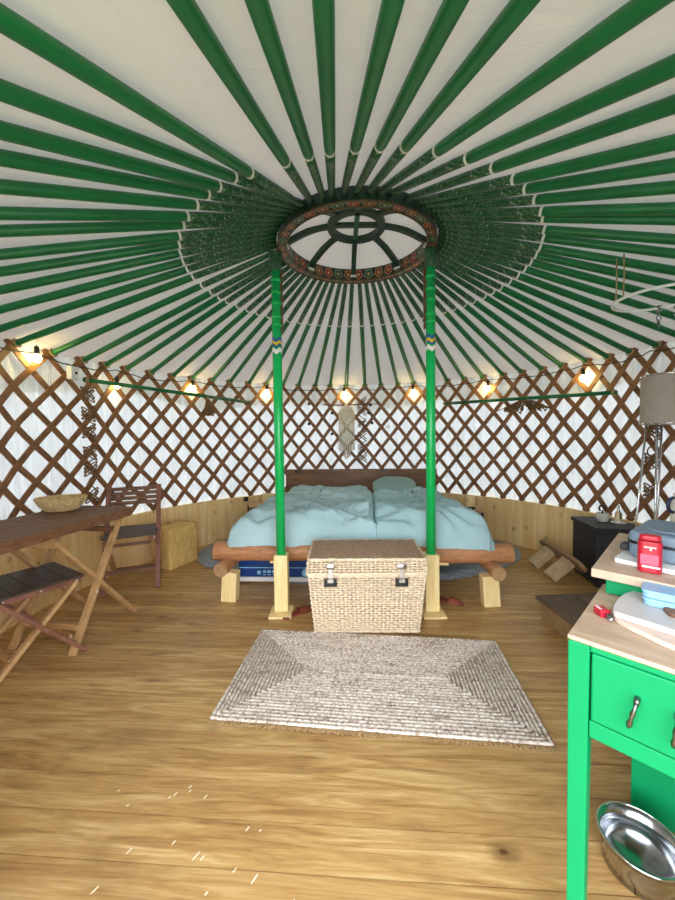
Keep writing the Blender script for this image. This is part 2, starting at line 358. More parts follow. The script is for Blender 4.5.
# ------------------------------------------------------------------ rib labels
anch=[(-83.31,'one by the leftmost bulb'),(-76.57,'one above the white wall alarm'),(-48.71,'one above the hanging dried bundle'),(-21.2,'one behind the left green pole'),(-.52,'one above the macrame hanging'),(26.4,'one behind the right green pole'),(42.04,'one above the bulb right of both poles'),(68.42,'one above the rightmost bulb')]
ORD=['','first','second','third','fourth','fifth','sixth','seventh','eighth','ninth','tenth','eleventh','twelfth','thirteenth','fourteenth','fifteenth','sixteenth']
def rib_label(i):
    r=rib_label_(i).replace('green roof rib, ','green roof rib, ')
    return r if len(r.split())<=16 else r.replace(' to the ',' ')
def rib_label_(i):
    a=ribs[i][0]
    if -92<a<79:
        best=min(((abs(k-i),k-i,txt) for (ang,txt) in anch for k in range(len(ribs)) if abs(ribs[k][0]-ang)<.01),key=lambda t:t[0])
        if best[1]==0: return 'green roof rib, the '+best[2]+(', meeting the lattice' if len(best[2])<30 else '')
        return 'green roof rib, %s to the %s of the %s'%(ORD[abs(best[1])],'left' if best[1]>0 else 'right',best[2])
    if 79<=a<=157:
        k=sum(1 for r in ribs if a<=r[0]<=157); k2=k
        return 'green roof rib leaving the right edge of the photo, %s from the top'%ORD[k2]
    if -150>a>-158 or (-158.6<a<=-150): pass
    if a<-92 and a>-160:
        k=sum(1 for r in ribs if -160<r[0]<=a)
        return 'green roof rib leaving the left edge of the photo, %s from the top'%ORD[k]
    seq=[r[0] for r in ribs if r[0]<=-160][::-1]+[r[0] for r in ribs if r[0]>157][::-1]
    return 'green roof rib leaving the top edge of the photo, %s from the left'%ORD[seq.index(a)+1]
for i,(ao,ai) in enumerate(ribs):
    p0=P(ao,R-.025,ZT+.002); p1=P(ai,.497,2.437)
    t=thing('roof_rib',rib_label(i),'roof rib',p0,0,'green roof ribs')
    d=p1-p0; L=d.length; dn=d/L
    tip=.60
    m=MB(); pts=[dn*(L*0)]+[dn*(s*(L-tip)) for s in (.03,.5,.97)]+[dn*(L-tip)]
    m.tube(pts,[.016,.0195,.0215,.021,.0195],12)
    m.build('shaft',M['green_rib'],t,smooth=True)
    m=MB(); m.tube([dn*(L-tip-.004),dn*(L-tip+.1),dn*(L-.25),dn*(L-.02)],[.0193,.0198,.0185,.015],10)
    pe=m.build('painted_end',M['painted'],t,smooth=True); pe['label']='scroll painted rib end near the crown'
    m=MB(); m.tube([dn*(L-tip-.007),dn*(L-tip+.006)],[.0212,.0212],12); m.build('collar',M['white'],pe,smooth=True)
    if -120<ao<120:
        m=MB(); r=.027; side=dn.cross(Vector((0,0,1))).normalized(); up=side.cross(dn)
        m.tube([dn*.02+(side*cos(q)+up*sin(q))*r for q in [2*pi*k/10 for k in range(10)]],.006,6,closed=True)
        m.build('cord_loop',M['jute_rope'],t,smooth=True)
# ------------------------------------------------------------------ shell
PLANK=.1275; FROT=radians(-3.8)
def fl(x,y):  # floor local coordinates
    c,s=cos(-FROT),sin(-FROT); return (x*c-y*s,x*s+y*c)
PH=fl(-.112,1.324)[1]%PLANK
FLECKS=[(*fl(x,y),l) for x,y,l in [(a_,b_,c_*.62) for a_,b_,c_ in ((-.62,1.0,.014),(-.50,1.02,.01),(-.42,.985,.02),(-.40,.98,.012),(-.455,1.155,.012),(-.30,.95,.010),(-.575,1.155,.008),(-.56,1.165,.012),(-.52,1.19,.010),(-.515,1.175,.008),(-.70,1.13,.008),(-.66,.91,.016),(-.29,1.055,.012),(-.25,1.05,.006),(-.24,.93,.02),(-.36,.90,.008),(-.13,.88,.01),(-.76,1.18,.006),(.62,.93,.012))]]
M['floor']=floormat()
m=MB(); RF=R+.02
rows=int(3.2/PLANK)
cxl,cyl=fl(CX,CY)
for k in range(-40,60):
    y0=k*PLANK+PH; y1=y0+PLANK-.0032
    ym=max(abs(y0-cyl),abs(y1-cyl)); 
    if min(abs(y0-cyl),abs(y1-cyl))>=RF: continue
    def hx(y): return sqrt(max(0.0001,RF*RF-(y-cyl)**2))
    a,b,c=hx(y0),hx((y0+y1)/2),hx(y1)
    rnd=random.Random(k)
    cuts=[-9]+sorted(rnd.uniform(-2.2,2.6) for _ in range(0))+[9]
    for q in range(len(cuts)-1):
        lo,hi=cuts[q]+.001,cuts[q+1]-.001
        poly=[(max(lo,cxl-a),y0),(min(hi,cxl+a),y0),(min(hi,cxl+b),(y0+y1)/2),(min(hi,cxl+c),y1),(max(lo,cxl-c),y1),(max(lo,cxl-b),(y0+y1)/2)]
        if min(p[0] for p in poly[1:4])-max(poly[0][0],poly[4][0],poly[5][0])<.02: continue
        m.prism(poly,-.03,0)
for k in range(1): m.prism([(cxl+RF*cos(2*pi*j/64),cyl+RF*sin(2*pi*j/64)) for j in range(64)],-.06,-.0305)
struct(m.build('floor',M['floor'],rotz=FROT))
m=MB(); m.prism([(CX+9*cos(2*pi*j/48),CY+9*sin(2*pi*j/48)) for j in range(48)],-.4,-.25)
struct(m.build('ground',plain('grassy ground',srgb(120,130,90),.95,var=.3,scale=4)))
# roof canvas with crown cover
DOOR0,DOOR1=164.0,205.0
def roofn(u,v):
    a=-180+360*u; r=R+.055+(0.0-(R+.055))*v
    if r>.62: z=2.42+(r-.5)*(ZT-2.42)/(R-.5)+.036+.004*sin(a*.31)*0
    else: z=cone_z(.62)+.036+(1-(r/.62)**2)*.16
    p=P(a,max(r,.002),z)
    if r>.7: p.z+=.010*noise.noise(Vector((p.x*1.3,p.y*1.3,0)))+.004*noise.noise(p*5)
    return p
m=MB(); m.grid(roofn,200,60,wrapu=True)
struct(m.build('ceiling',M['roof'],smooth=True))
# walls: canvas arcs
def arc_canvas(name,a0,a1):
    m=MB(); n=int(abs(a1-a0)*2)
    def fn(u,v):
        a=a0+(a1-a0)*u; z=.42+(ZT+.045-.42)*v
        r=R+.034+.007*sin(a*1.9+3*noise.noise(Vector((a*.2,z*.8,1))))+.006*noise.noise(Vector((a*.6,z*2,5)))
        return P(a,r,z)
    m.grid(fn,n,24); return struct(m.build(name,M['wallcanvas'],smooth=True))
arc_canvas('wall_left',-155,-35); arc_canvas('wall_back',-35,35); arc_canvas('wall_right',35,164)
# roof edge flap hanging outside the wall canvas
m=MB()
m.grid(lambda u,v:P(-155+319*u,R+.060+.004*sin(u*400),ZT+.055-(.30+.05*sin(u*40))*v),320,6)
struct(m.build('trim_1',M['flap'],smooth=True))
def wains(name,a0,a1):
    m=MB(); bw=degrees(.11/R); n=int(round((a1-a0)/bw)); bw=(a1-a0)/n
    for k in range(n):
        b0=a0+k*bw+.035; b1=a0+(k+1)*bw-.035; rin=R-.022; rout=R+.012; q=[]
        for z in (0.0,ZB):
            q+=[P(b0,rin,z),P((b0+b1)/2,rin-.0008,z),P(b1,rin,z),P(b1,rout,z),P(b0,rout,z)]
        u0=radians(b0)*R; u1=radians(b1)*R; um=(u0+u1)/2
        fs=[(4,3,2,1,0),(5,6,7,8,9),(0,1,6,5),(1,2,7,6),(2,3,8,7),(3,4,9,8),(4,0,5,9)]
        uv=[[(u0,0)]*5,[(u0,ZB),(um,ZB),(u1,ZB),(u1,ZB+.03),(u0,ZB+.03)],[(u0,0),(um,0),(um,ZB),(u0,ZB)],[(um,0),(u1,0),(u1,ZB),(um,ZB)],[(u1,0)]*4,[(u0,0),(u1,0),(u1,ZB),(u0,ZB)],[(u0,0)]*4]
        m.add(q,fs,uv)
    # shallow backing behind the grooves
    nb=max(2,int((a1-a0)/3))
    m.grid(lambda u,v:P(a0+(a1-a0)*u,R-.014,ZB*v),nb,1)
    return struct(m.build(name,M['wain']))
wains('baseboard_left',-154,-40); wains('baseboard_back',-40,40); wains('baseboard_right',40,163)
# ------------------------------------------------------------------ lattice panels
angs=[r[0] for r in ribs]
def A(ix):
    # angle of fractional rib index (index 0 = first rib in sorted list)
    n=len(angs); i=floor(ix); f=ix-i
    a=angs[i%n]+360*(i//n); b=angs[(i+1)%n]+360*((i+1)//n); return a+(b-a)*f
HZ=.262; NZ=(ZT-ZB)/HZ
def idx(ang):
    n=len(angs)
    for i in range(n-1):
        if angs[i]<=ang<=angs[i+1]: return i+(ang-angs[i])/(angs[i+1]-angs[i])
    return n-1+(ang-angs[-1])/(angs[0]+360-angs[-1])
seams=[-154.5,-73.5,4.4,82.2,162.5]
plab=['brown wooden wall lattice at far left, around the folding table','brown wooden wall lattice between left rope lashing and the macrame hanging','brown wooden wall lattice from the macrame hanging to the drum lamp','brown wooden wall lattice behind the drum lamp at the right edge']
for k in range(4):
    i0,i1=idx(seams[k])-.45,idx(seams[k+1])+.45
    t=thing('lattice_screen',plab[k],'wall lattice',P((seams[k]+seams[k+1])/2,R-.01,ZB),0,'yurt wall lattice panels'); o=t.location.copy()
    for layer,(sg,rad) in enumerate(((1,R+.004),(-1,R-.007))):
        for j in range(int(i0)-8,int(i1)+9):
            # slat: index = j + sg*(ZT-z)/HZ ; runs z from top+.035 to ZB
            z0,z1=ZB+.002,ZT+.03
            # clip by panel index range
            zs=[]
            N=14
            for q in range(N+1):
                z=z0+(z1-z0)*q/N; ix=j+sg*(ZT-z)/HZ
                zs.append((z,ix))
            # analytic clip
            def zof(ix): return ZT-(ix-j)/sg*HZ
            lo,hi=z0,z1
            za,zb_=sorted((zof(i0),zof(i1))); lo=max(lo,za); hi=min(hi,zb_)
            if hi-lo<.06: continue
            n=max(3,int((hi-lo)/.1)); pts=[]; 
            m=MB(); vs=[]
            for q in range(n+1):
                z=lo+(hi-lo)*q/n; a=A(j+sg*(ZT-z)/HZ); a2=A(j+sg*(ZT-z-.02)/HZ)
                p=P(a,rad,z)-o; p2=P(a2,rad,z+.02)-o; tdir=(p2-p).normalized(); nr=Vector((sin(radians(a)),cos(radians(a)),0)); w=tdir.cross(nr).normalized()
                for (sw,sn) in ((-1,-1),(1,-1),(1,1),(-1,1)): vs.append(p+w*sw*.0205+nr*sn*.0055)
            fs=[(3,2,1,0),tuple(4*n+c for c in range(4))]
            for q in range(n):
                for c in range(4): fs.append((4*q+c,4*q+(c+1)%4,4*q+4+(c+1)%4,4*q+4+c))
            m.add(vs,fs); m.build('slat',M['slat'],t)
# rope lashings on the seams
def lashing(deg,label,zs):
    t=thing('rope_lashing',label,'rope',P(deg,R-.03,zs[0]),0,'rope lashings on the lattice seams'); o=t.location.copy()
    rnd=random.Random(int(deg*10))
    m=MB(); pts=[]
    for s in range(len(zs)-1):
        for q in range(12):
            f=q/12; z=zs[s]+(zs[s+1]-zs[s])*f; w=1.0*sin(f*2*pi*1.0+z*9)+rnd.uniform(-.25,.25)
            pts.append(P(deg+w,R-.026-.006*cos(f*6*pi),z)-o)
    m.tube(pts,.005,6); m.build('long_cord',M['cordbrown'],t,smooth=True)
    for z in zs:
        m=MB(); c=P(deg,R-.016,z)-o; nr=Vector((sin(radians(deg)),cos(radians(deg)),0)); tg=Vector((cos(radians(deg)),-sin(radians(deg)),0))
        for kk in range(4):
            m.tube([c+Vector((0,0,.015*(kk-1.5)))+tg*cos(q)*.056+nr*sin(q)*.024*-1 + Vector((0,0,(.042 if kk%2 else -.042)*cos(q))) for q in [2*pi*j/14 for j in range(14)]],.0055,6,closed=True)
        m.build('knot',M['cordbrown'],t,smooth=True)
lashing(-75.5,'tangled jute rope tied down the lattice seam above the woven basket',[.72,.94,1.08,1.25,1.4,1.56])
lashing(4.6,'rope lashing down the lattice seam beside the macrame hanging',[.90,1.02,1.18,1.34,1.5,1.62])
lashing(82.2,'rope lashing down the lattice seam behind the drum lamp',[.75,.98,1.2,1.42])
# ------------------------------------------------------------------ crown ring
t=thing('crown_ring','painted round roof crown with floral hoop and dark green spokes','roof crown',(CX,CY,ZR))
ro,ri,h=RR,.452,.085
def band(fn,n=144):
    m=MB(); m.grid(fn,n,1,wrapu=False); return m
m=MB()
m.grid(lambda u,v:Vector(((ro+(ri-ro)*v)*sin(2*pi*u),(ro+(ri-ro)*v)*cos(2*pi*u),0)),144,1)
m.grid(lambda u,v:Vector((ri*sin(2*pi*u),ri*cos(2*pi*u),h*v)),144,1)
m.grid(lambda u,v:Vector(((ri+(ro-ri)*v)*sin(2*pi*u),(ri+(ro-ri)*v)*cos(2*pi*u),h)),144,1,mi=1)
m.grid(lambda u,v:Vector((ro*sin(2*pi*u),ro*cos(2*pi*u),h*(1-v))),144,1,mi=1)
m.build('hoop',[M['ringpaint'],M['ringgreen']],t)
m=MB(); m.tube([Vector((ri*sin(q),ri*cos(q),0)) for q in [2*pi*k/96 for k in range(96)]],.006,6,closed=True)
m.tube([Vector((ro*sin(q),ro*cos(q),0)) for q in [2*pi*k/96 for k in range(96)]],.006,6,closed=True)
m.build('hoop_edging',M['gold'],t,smooth=True)
IR,IZ=.165,.15
for k in range(8):
    a=2*pi*k/8+pi/8*0; m=MB(); pts=[]
    for q in range(9):
        f=q/8; r=ri+.01+(IR-.0-ri-.01)*f; z=.05+(IZ+.005-.05)*sin(f*pi/2)
        pts.append(Vector((r*sin(a),r*cos(a),z)))
    for q in range(8): m.bar(pts[q],pts[q+1]+(pts[q+1]-pts[q])*.06,.034,.03)
    m.build('spoke',M['ringgreen'],t)
m=MB()
m.grid(lambda u,v:Vector(((IR+.022-.044*v)*sin(2*pi*u),(IR+.022-.044*v)*cos(2*pi*u),IZ-.012)),72,1)
m.grid(lambda u,v:Vector(((IR-.022)*sin(2*pi*u),(IR-.022)*cos(2*pi*u),IZ-.012+.04*v)),72,1)
m.grid(lambda u,v:Vector(((IR+.022)*sin(2*pi*u),(IR+.022)*cos(2*pi*u),IZ+.028-.04*v)),72,1)
m.grid(lambda u,v:Vector(((IR-.022+.044*v)*sin(2*pi*u),(IR-.022+.044*v)*cos(2*pi*u),IZ+.028)),72,1)
ih=m.build('inner_hoop',M['ringgreen'],t)
m=MB(); m.bar((-IR,0,IZ+.012),(IR,0,IZ+.012),.03,.024); m.build('cross_bar',M['ringgreen'],ih)
m=MB(); m.bar((0,-IR,IZ-.002),(0,IR,IZ-.002),.03,.02); m.build('cross_bar',M['painted'],ih)
for k in range(8):
    a=2*pi*k/8; m=MB(); m.box((( ri-.006)*sin(a),(ri-.006)*cos(a),.03),(.045,.012,.012),-a); m.build('spoke_cap',M['white'],t)
# ------------------------------------------------------------------ posts
def pole(x,y,label,inner):
    t=thing('support_pole',label,'pole',(x,y,0),0,'green crown support poles')
    m=MB(); m.box((0,-.03,.008),(.15,.17,.016)); m.build('foot_board',M['pine'],t,bevel=.003)
    m=MB(); m.box((0,0,.016+.19),(.092,.085,.38)); m.build('wooden_post',M['pine'],t,bevel=.005)
    m=MB(); m.tube([(0,0,.396),(0,0,1.2),(0,0,ZR-.10)],[.031,.031,.030],18); sh=m.build('pole_shaft',M['green_pole'],t,smooth=True)
    m=MB(); m.lathe([(.033,ZR-.12),(.040,ZR-.10),(.036,ZR-.06),(.046,ZR-.02),(.048,ZR-.002)],16); m.build('carved_capital',M['painted'],t,smooth=True)
    m=MB()
    m.box((inner*.033,.018,2.1),(.014,.03,.42)); st=m.build('carved_strip',M['redstripe'],t,bevel=.003); st['label']='red brown carved strip'
    for z0,hh,mat in ((1.832,.022,'bluep'),(1.808,.024,'yellow'),(1.79,.016,'bluep'),(1.762,.030,'white')):
        m=MB()
        def fn(u,v):
            q=2*pi*u; zig=.020*(abs(((u*4+.5)%1)-.5)*2)
            return Vector((.0322*sin(q),-.0322*cos(q),z0+hh*(v-1)+zig))
        m.grid(fn,48,1,wrapu=True); m.build('painted_chevron',M[mat],sh)
    for z in (2.22,2.14,2.07,1.98,1.93):
        m=MB(); m.lathe([(.0308,z-.012),(.0345,z),(.0308,z+.012)],16); m.build('turned_bead',M['green_pole'],sh,smooth=True)
    return t
PL=(-.392,2.424); PR=(.620,2.397)
pole(*PL,'left green painted pole on a pale wooden post, left of wicker hamper',1)
pole(*PR,'right green painted pole on a pale wooden post, right of wicker hamper',-1)
# ------------------------------------------------------------------ bed (rotated about its front log)
BROT=radians(-4.0); BO=(.150,2.63,0)
t=thing('log_bed','low double bed of peeled logs with plank headboard','bed',BO,BROT)
def logpts(a,b,n,wob,seed):
    a=Vector(a); b=Vector(b); return [a+(b-a)*i/n+Vector((0,wob*noise.noise(Vector((i*.7,seed,0))),wob*noise.noise(Vector((i*.7,seed,9))))) for i in range(n+1)]
def log(name,a,b,r,seed):
    n=16; m=MB(); m.tube(logpts(a,b,n,.012,seed),[r*(1+.06*noise.noise(Vector((i*.9,seed,3)))) for i in range(n+1)],14,cap=False)
    o=m.build(name,M['log'],t,smooth=True)
    d=(Vector(b)-Vector(a)).normalized()
    p=logpts(a,b,n,.012,seed)
    for c,s in ((p[0],-1),(p[-1],1)):
        e=MB(); e.tube([c,c+d*s*.006],[r*1.0,r*.9],14); e.build('sawn_end',M['logend'],o)
log('cross_log',(-1.085,0,.335),(1.085,0,.335),.072,1)
log('side_rail',(-.985,-.175,.250),(-.93,1.75,.250),.050,2)
log('side_rail',(.94,-.175,.250),(.93,1.75,.250),.050,3)
for sx,x in ((-1,-.935),(1,.90)):
    m=MB(); m.bar((x+sx*.015,-.09,0),(x,-.09,.215),.11,.085,up=(0,1,0)); m.build('leg',M['pine'],t,bevel=.004)
    m=MB(); m.bar((x,1.55,0),(x,1.55,.215),.11,.085,up=(0,1,0)); m.build('leg',M['pine'],t,bevel=.004)
m=MB()
for k in range(9): m.box((0,.15+k*.19,.315),(1.75,.1,.022))
m.build('slat_base',M['pinex'],t)
for x in (-.62,.60):
    m=MB(); m.box((x,-.01,.27),(.08,.06,.03)); m.build('wedge',M['pine'],t,bevel=.003)
m=MB(); m.box((0,1.765,.505),(1.83,.045,.55)); m.build('headboard',M['headboard'],t,bevel=.006)
m=MB(); m.box((0,.98,.40),(1.76,1.5,.14)); mt=m.build('mattress',M['sheet'],loc=BO,rotz=BROT,bevel=.04,seg=4)
tag(mt,'pale mattress lying on the log bed under the duvets','mattress')
def fbm(p,o=4):
    s=0;a=1
    for k in range(o): s+=a*noise.noise(p*(2**k)); a*=.5
    return s
def duvet(name,label,x0,x1,y0,y1,seed,mat):
    def fn(u,v,under=False):
        tp=1-.13*v; x=(x0+(x1-x0)*u)*(1 if abs((x0,x1)[u>.5])<.3 else 1-.13*v*min(1,abs((x0+(x1-x0)*u))/.4)); y=y0+(y1-y0)*v
        out_=(.20 if x0<-.5 else .07); out2=(.20 if x1>.5 else .07); e=min(u/out_,(1-u)/out2,v/.06,(1-v)/.1,1); e=sqrt(max(0,1-(1-e)**2))
        warp=Vector((x*1.6+.35*noise.noise(Vector((x*2,y*2,seed))),y*5.0+1.3*x+.6*noise.noise(Vector((x*1.5,y*1.5,seed+4))),seed))
        rid=1-abs(noise.noise(warp*1.0))*2.0; rid2=1-abs(noise.noise(warp*2.7+Vector((3,1,0))))*2
        z=.425+.115*e+.05*noise.noise(Vector((x*2.2,y*2.0,seed)))*e+.060*rid*e+.050*rid2*e+.014*(1-abs(noise.noise(warp*5.5+Vector((7,2,0))))*2)*e
        z-=.035*e*v
        edge=.05*noise.noise(Vector((x*3,y*3,seed+7)))
        if u<.001 or u>.999 or v<.001 or v>.999: z=.432
        # overhang drop
        over=max(0,abs(x)-.885); z-=over*.35; yo=max(0,.1-y)
        z-=yo*.25
        p=Vector((x+ (edge if (u<.05 or u>.95) else 0),y+(edge*.6 if v<.05 else 0),z))
        return p
    m=MB(); nu,nv=90,110
    m.grid(lambda u,v:fn(u,v),nu,nv)
    def low(u,v):
        p=fn(u,v); e=min(u/.09,(1-u)/.09,v/.06,(1-v)/.1,1)
        q=p.copy(); q.z=min(p.z-.004,.474-max(0,.09-e)*.6-max(0,abs(p.x)-.885)*.35-max(0,.1-p.y)*.25); return q
    m.grid(lambda u,v:low(1-u,v),nu,nv)
    o=m.build(name,M[mat],loc=BO,rotz=BROT,smooth=True)
    return tag(o,label,'duvet','blue grey duvets on the bed')
duvet('duvet','rumpled blue grey duvet on the left half of the log bed',-1.0,.145,-.045,1.66,3,'duvet')
duvet('duvet','rumpled blue grey duvet on the right half of the log bed, below the pillow',.125,.975,-.05,1.36,11,'duvet2')
# pillow
m=MB()
def pil(u,v):
    th=2*pi*u; ph=-pi/2+pi*v
    c=lambda x,e:(abs(x)**e)*(1 if x>=0 else -1)
    x=.24*c(cos(ph),.7)*c(cos(th),.55); y=.15*c(cos(ph),.7)*c(sin(th),.55); z=.085*c(sin(ph),1.0)*(1-.25*(abs(x)/.24)**3)
    p=Vector((x,y,z)); return p*(1+.05*fbm(p*9,3))
m.grid(pil,40,24,wrapu=True)
o=m.build('pillow',M['pillow'],smooth=True,loc=(.625,3.98,.62)); o.rotation_euler=(radians(22),0,BROT)
tag(o,'grey green pillow leaning on the headboard at the right','pillow')
# blue printed box under the bed
t=thing('storage_box','navy blue printed box with white base lying under the bed','box',(-.37,2.90,0),radians(-3))
m=MB(); m.box((0,.15,.052+.095),(.90,.34,.19)); m.build('printed_body',M['bluebox'],t,bevel=.01)
m=MB(); m.box((0,.15,.026+.008),(.915,.355,.036)); m.build('base_tray',M['white'],t,bevel=.005)
m=MB(); m.box((0,-.0225,.13),(.88,.003,.006)); m.build('seam_line',M['print'],t)
m=MB(); m.box((-.28,-.0225,.09),(.028,.004,.028)); 
for k,(w) in enumerate((.02,.03,.022,.03,.018,.05)): m.box((-.235+.036*k,-.0225,.098),(w,.004,.018)); 
for k in range(5): m.box((-.235+.04*k,-.0225,.073),(.024,.004,.006))
m.build('label_print',M['print'],t)
m=MB(); m.lathe([(.0,-.001),(.030,-.001),(.030,.003)],14); 
for i,p in enumerate(m.v): m.v[i]=(p[0]+.10,-.0215-p[2],p[1]+.09)
m.box((.12,-.0225,.115),(.035,.004,.02)); m.build('label_print',M['print'],t)
# grey rug under the bed
def rugp(u,v):
    a=2*pi*u; rr=v
    x=.2+1.65*rr*sin(a); y=3.75-.93*rr*cos(a)
    d=Vector((x-CX,y-CY)); 
    if d.length>2.19: d*=2.19/d.length; x,y=CX+d.x,CY+d.y
    f=1+.012*sin(a*90)+.01*noise.noise(Vector((a*20,0,0))) if rr>.97 else 1
    z=.004+.026*min(1,(1-rr)*14)+.010*noise.noise(Vector((x*26,y*26,0)))+.006*noise.noise(Vector((x*70,y*70,3)))
    if rr>.999: z=.0035
    return Vector((.2+(x-.2)*f,3.75+(y-3.75)*f,max(.0035,z)))
m=MB(); m.grid(rugp,360,70,wrapu=True)
o=m.build('shag_rug',M['greyshag'],smooth=True); tag(o,'blue grey fluffy oval rug spread under the log bed','rug')
# ------------------------------------------------------------------ nightstands
def nightstand(x,y,rz,label):
    t=thing('nightstand',label,'nightstand',(x,y,.03),rz,'small bedside tables')
    m=MB(); m.box((0,0,.385),(.30,.26,.018)); m.build('top',M['pinex'],t,bevel=.002)
    for sx in (-1,1):
        for sy in (-1,1):
            m=MB(); m.box((sx*.14,sy*.12,.188),(.018,.018,.376)); m.build('leg',M['blackmetal'],t)
    m=MB(); m.box((0,-.12,.36),(.27,.014,.02)); m.box((0,.12,.36),(.27,.014,.02)); m.build('frame_rail',M['blackmetal'],t)
    return t
n1=nightstand(1.345,3.72,radians(-20),'small black legged table with wooden top right of the bed')
m=MB(); m.box((0,0,.05),(.085,.085,.10)); o=m.build('wooden_box',M['pine'],loc=(1.40,3.79,.425),rotz=radians(-20),bevel=.006)
tag(o,'pale wooden box standing on the table right of the bed','box')
t=thing('sunglasses','folded black glasses on the table right of the bed','glasses',(1.33,3.645,.425),radians(-20))
for sx in (-1,1):
    m=MB(); m.ball((sx*.034,0,.014),.028,12,(1,.35,.5)); m.build('lens',M['black'],t,smooth=True)
m=MB(); m.bar((-.06,.012,.016),(.06,.012,.016),.006,.012); m.build('temple_arm',M['black'],t)
n2=nightstand(-.875,4.11,radians(20),'small black legged table with wooden top left of the bed')
m=MB(); m.box((0,0,.055),(.11,.09,.11)); o=m.build('wooden_box',M['pine'],loc=(-.81,4.13,.425),rotz=radians(20),bevel=.006)
tag(o,'pale wooden box standing on the table left of the bed','box')
for a,z,lab in ((-33.63,.452,'left'),(29.5,.448,'right')):
    t=thing('wall_socket','small black wall socket on the pine boards, %s of the bed'%lab,'socket',P(a,R-.0235,z),radians(-a))
    m=MB(); m.box((0,-.008,0),(.052,.016,.052)); m.build('plate',M['black'],t,bevel=.004)
    m=MB(); m.box((0,-.018,0),(.026,.006,.026)); m.build('socket_face',M['blackmetal'],t,bevel=.002)
# ------------------------------------------------------------------ wicker hamper
HX,HY,HR=.168,2.298,radians(-1.2)
t=thing('wicker_hamper','tan lidded wicker hamper with two metal clasps in front of the bed','hamper',(HX,HY,0),HR)
def weave(u,v,nu,nv,amp):
    row=floor(v*nv); fr=v*nv-row
    return amp*(.55*abs(sin(pi*fr))**.7+.45*sin(pi*(u*nu)+pi*(row%2))*abs(sin(pi*fr)))
def wpanel(m,c0,c1,c2,c3,nu,nv,amp=.005):
    # real woven strands: flat horizontal canes going over and under upright stakes, small gaps between
    c0,c1,c2,c3=[Vector(c) for c in (c0,c1,c2,c3)]; n=(c1-c0).cross(c3-c0).normalized()
    def pt(u,v): return (c0*(1-u)+c1*u)*(1-v)+(c3*(1-u)+c2*u)*v
    H=(c3-c0).length/nv; Wd=(c1-c0).length/nu; rnd=random.Random(nu*7+nv)
    for k in range(nv):
        v=(k+.5)/nv; pts=[]
        for q in range(nu*4+1):
            u=q/(nu*4); pts.append(pt(u,min(1,max(0,v+rnd.uniform(-.06,.06)/nv)))+n*amp*.7*cos(pi*u*nu+pi*k))
        m.tube(pts,H*.40,6,flat=.8)
    for k in range(nu+1):
        u=min(1,max(0,k/nu)); m.tube([pt(u,0),pt(u,.5),pt(u,1)],Wd*.17,6)
bw,bd,tw,td,bh=.312,.170,.346,.190,.362
m=MB()
B=[(-bw,-bd,.012),(bw,-bd,.012),(bw,bd,.012),(-bw,bd,.012)]; T=[(-tw,-td,bh),(tw,-td,bh),(tw,td,bh),(-tw,td,bh)]
for i in range(4):
    j=(i+1)%4; wpanel(m,B[i],B[j],T[j],T[i],26 if i%2==0 else 14,24,.007)
m.prism([(-bw+.01,-bd+.01),(bw-.01,-bd+.01),(bw-.01,bd-.01),(-bw+.01,bd-.01)],.003,.02)
m.build('woven_body',M['wicker'],t,smooth=True)
def braid(name,pts,r,mat):
    m=MB()
    for ph in (0,pi):
        out=[]
        for i in range(len(pts)):
            a=Vector(pts[i]); b=Vector(pts[(i+1)%len(pts)]); n=max(2,int((b-a).length/.012)); d=(b-a).normalized(); s=d.cross(Vector((0,0,1))) if abs(d.z)<.8 else Vector((1,0,0)); s.normalize(); u=s.cross(d)
            for q in range(n):
                L=(b-a).length*q/n; w=L/.028*2*pi+ph; out.append(a+d*L+s*cos(w)*r*.5+u*sin(w)*r*.5)
        m.tube(out,r*.62,6,closed=True)
    return m.build(name,M[mat],t,smooth=True)
braid('base_rim',[(p[0],p[1],.014) for p in B],.010,'wicker')
braid('body_rim',[(p[0],p[1],bh) for p in T],.010,'wicker')
g=.012; lz0,lz1=bh+.012,.462; lw,ldp=tw+.008,td+.008
L0=[(-lw,-ldp,lz0),(lw,-ldp,lz0),(lw,ldp,lz0),(-lw,ldp,lz0)]; L1=[(-lw+.006,-ldp+.006,lz1),(lw-.006,-ldp+.006,lz1),(lw-.006,ldp-.006,lz1),(-lw+.006,ldp-.006,lz1)]
m=MB()
for i in range(4):
    j=(i+1)%4; wpanel(m,L0[i],L0[j],L1[j],L1[i],26 if i%2==0 else 14,6,.007)
ld=m.build('lid',M['wicker'],t,smooth=True)
m=MB()
def lidtop(u,v):
    x=-lw+.006+(2*lw-.012)*u; y=-ldp+.006+(2*ldp-.012)*v; dome=.012*(1-(2*u-1)**4)*(1-(2*v-1)**4)
    return Vector((x,y,lz1+dome+weave(u,v,20,22,.007)))
m.grid(lidtop,120,110); tp=m.build('lid_top',M['wicker_d'],ld,smooth=True); tp['label']='darker brown woven lid top'
_t=t; t=ld
braid('lid_rim',[(p[0],p[1],lz0) for p in L0],.010,'wicker'); braid('lid_rim',[(p[0],p[1],lz1) for p in L1],.009,'wicker'); t=_t
for x in (-.215,.205):
    m=MB(); m.box((x,-td-.013,bh-.035),(.075,.010,.05)); c=m.build('clasp',M['blackmetal'],t,bevel=.004); c['label']='black clasp plate with chrome hasp'
    m=MB(); m.ball((x,-ldp-.012,.425),.032,14,(1,.28,.6)); m.box((x,-ldp-.012,.385),(.024,.01,.06)); m.box((x,-ldp-.012,bh-.022),(.034,.014,.02)); m.build('hasp',M['chrome'],c,smooth=False)
m=MB(); m.tube([Vector((-lw-.012,-.05+.05*(1-cos(q))-.0,bh+.03+.03*sin(q)*-1)) for q in [pi*k/10 for k in range(11)]],.007,8); m.build('side_handle',M['brown'],t,smooth=True)
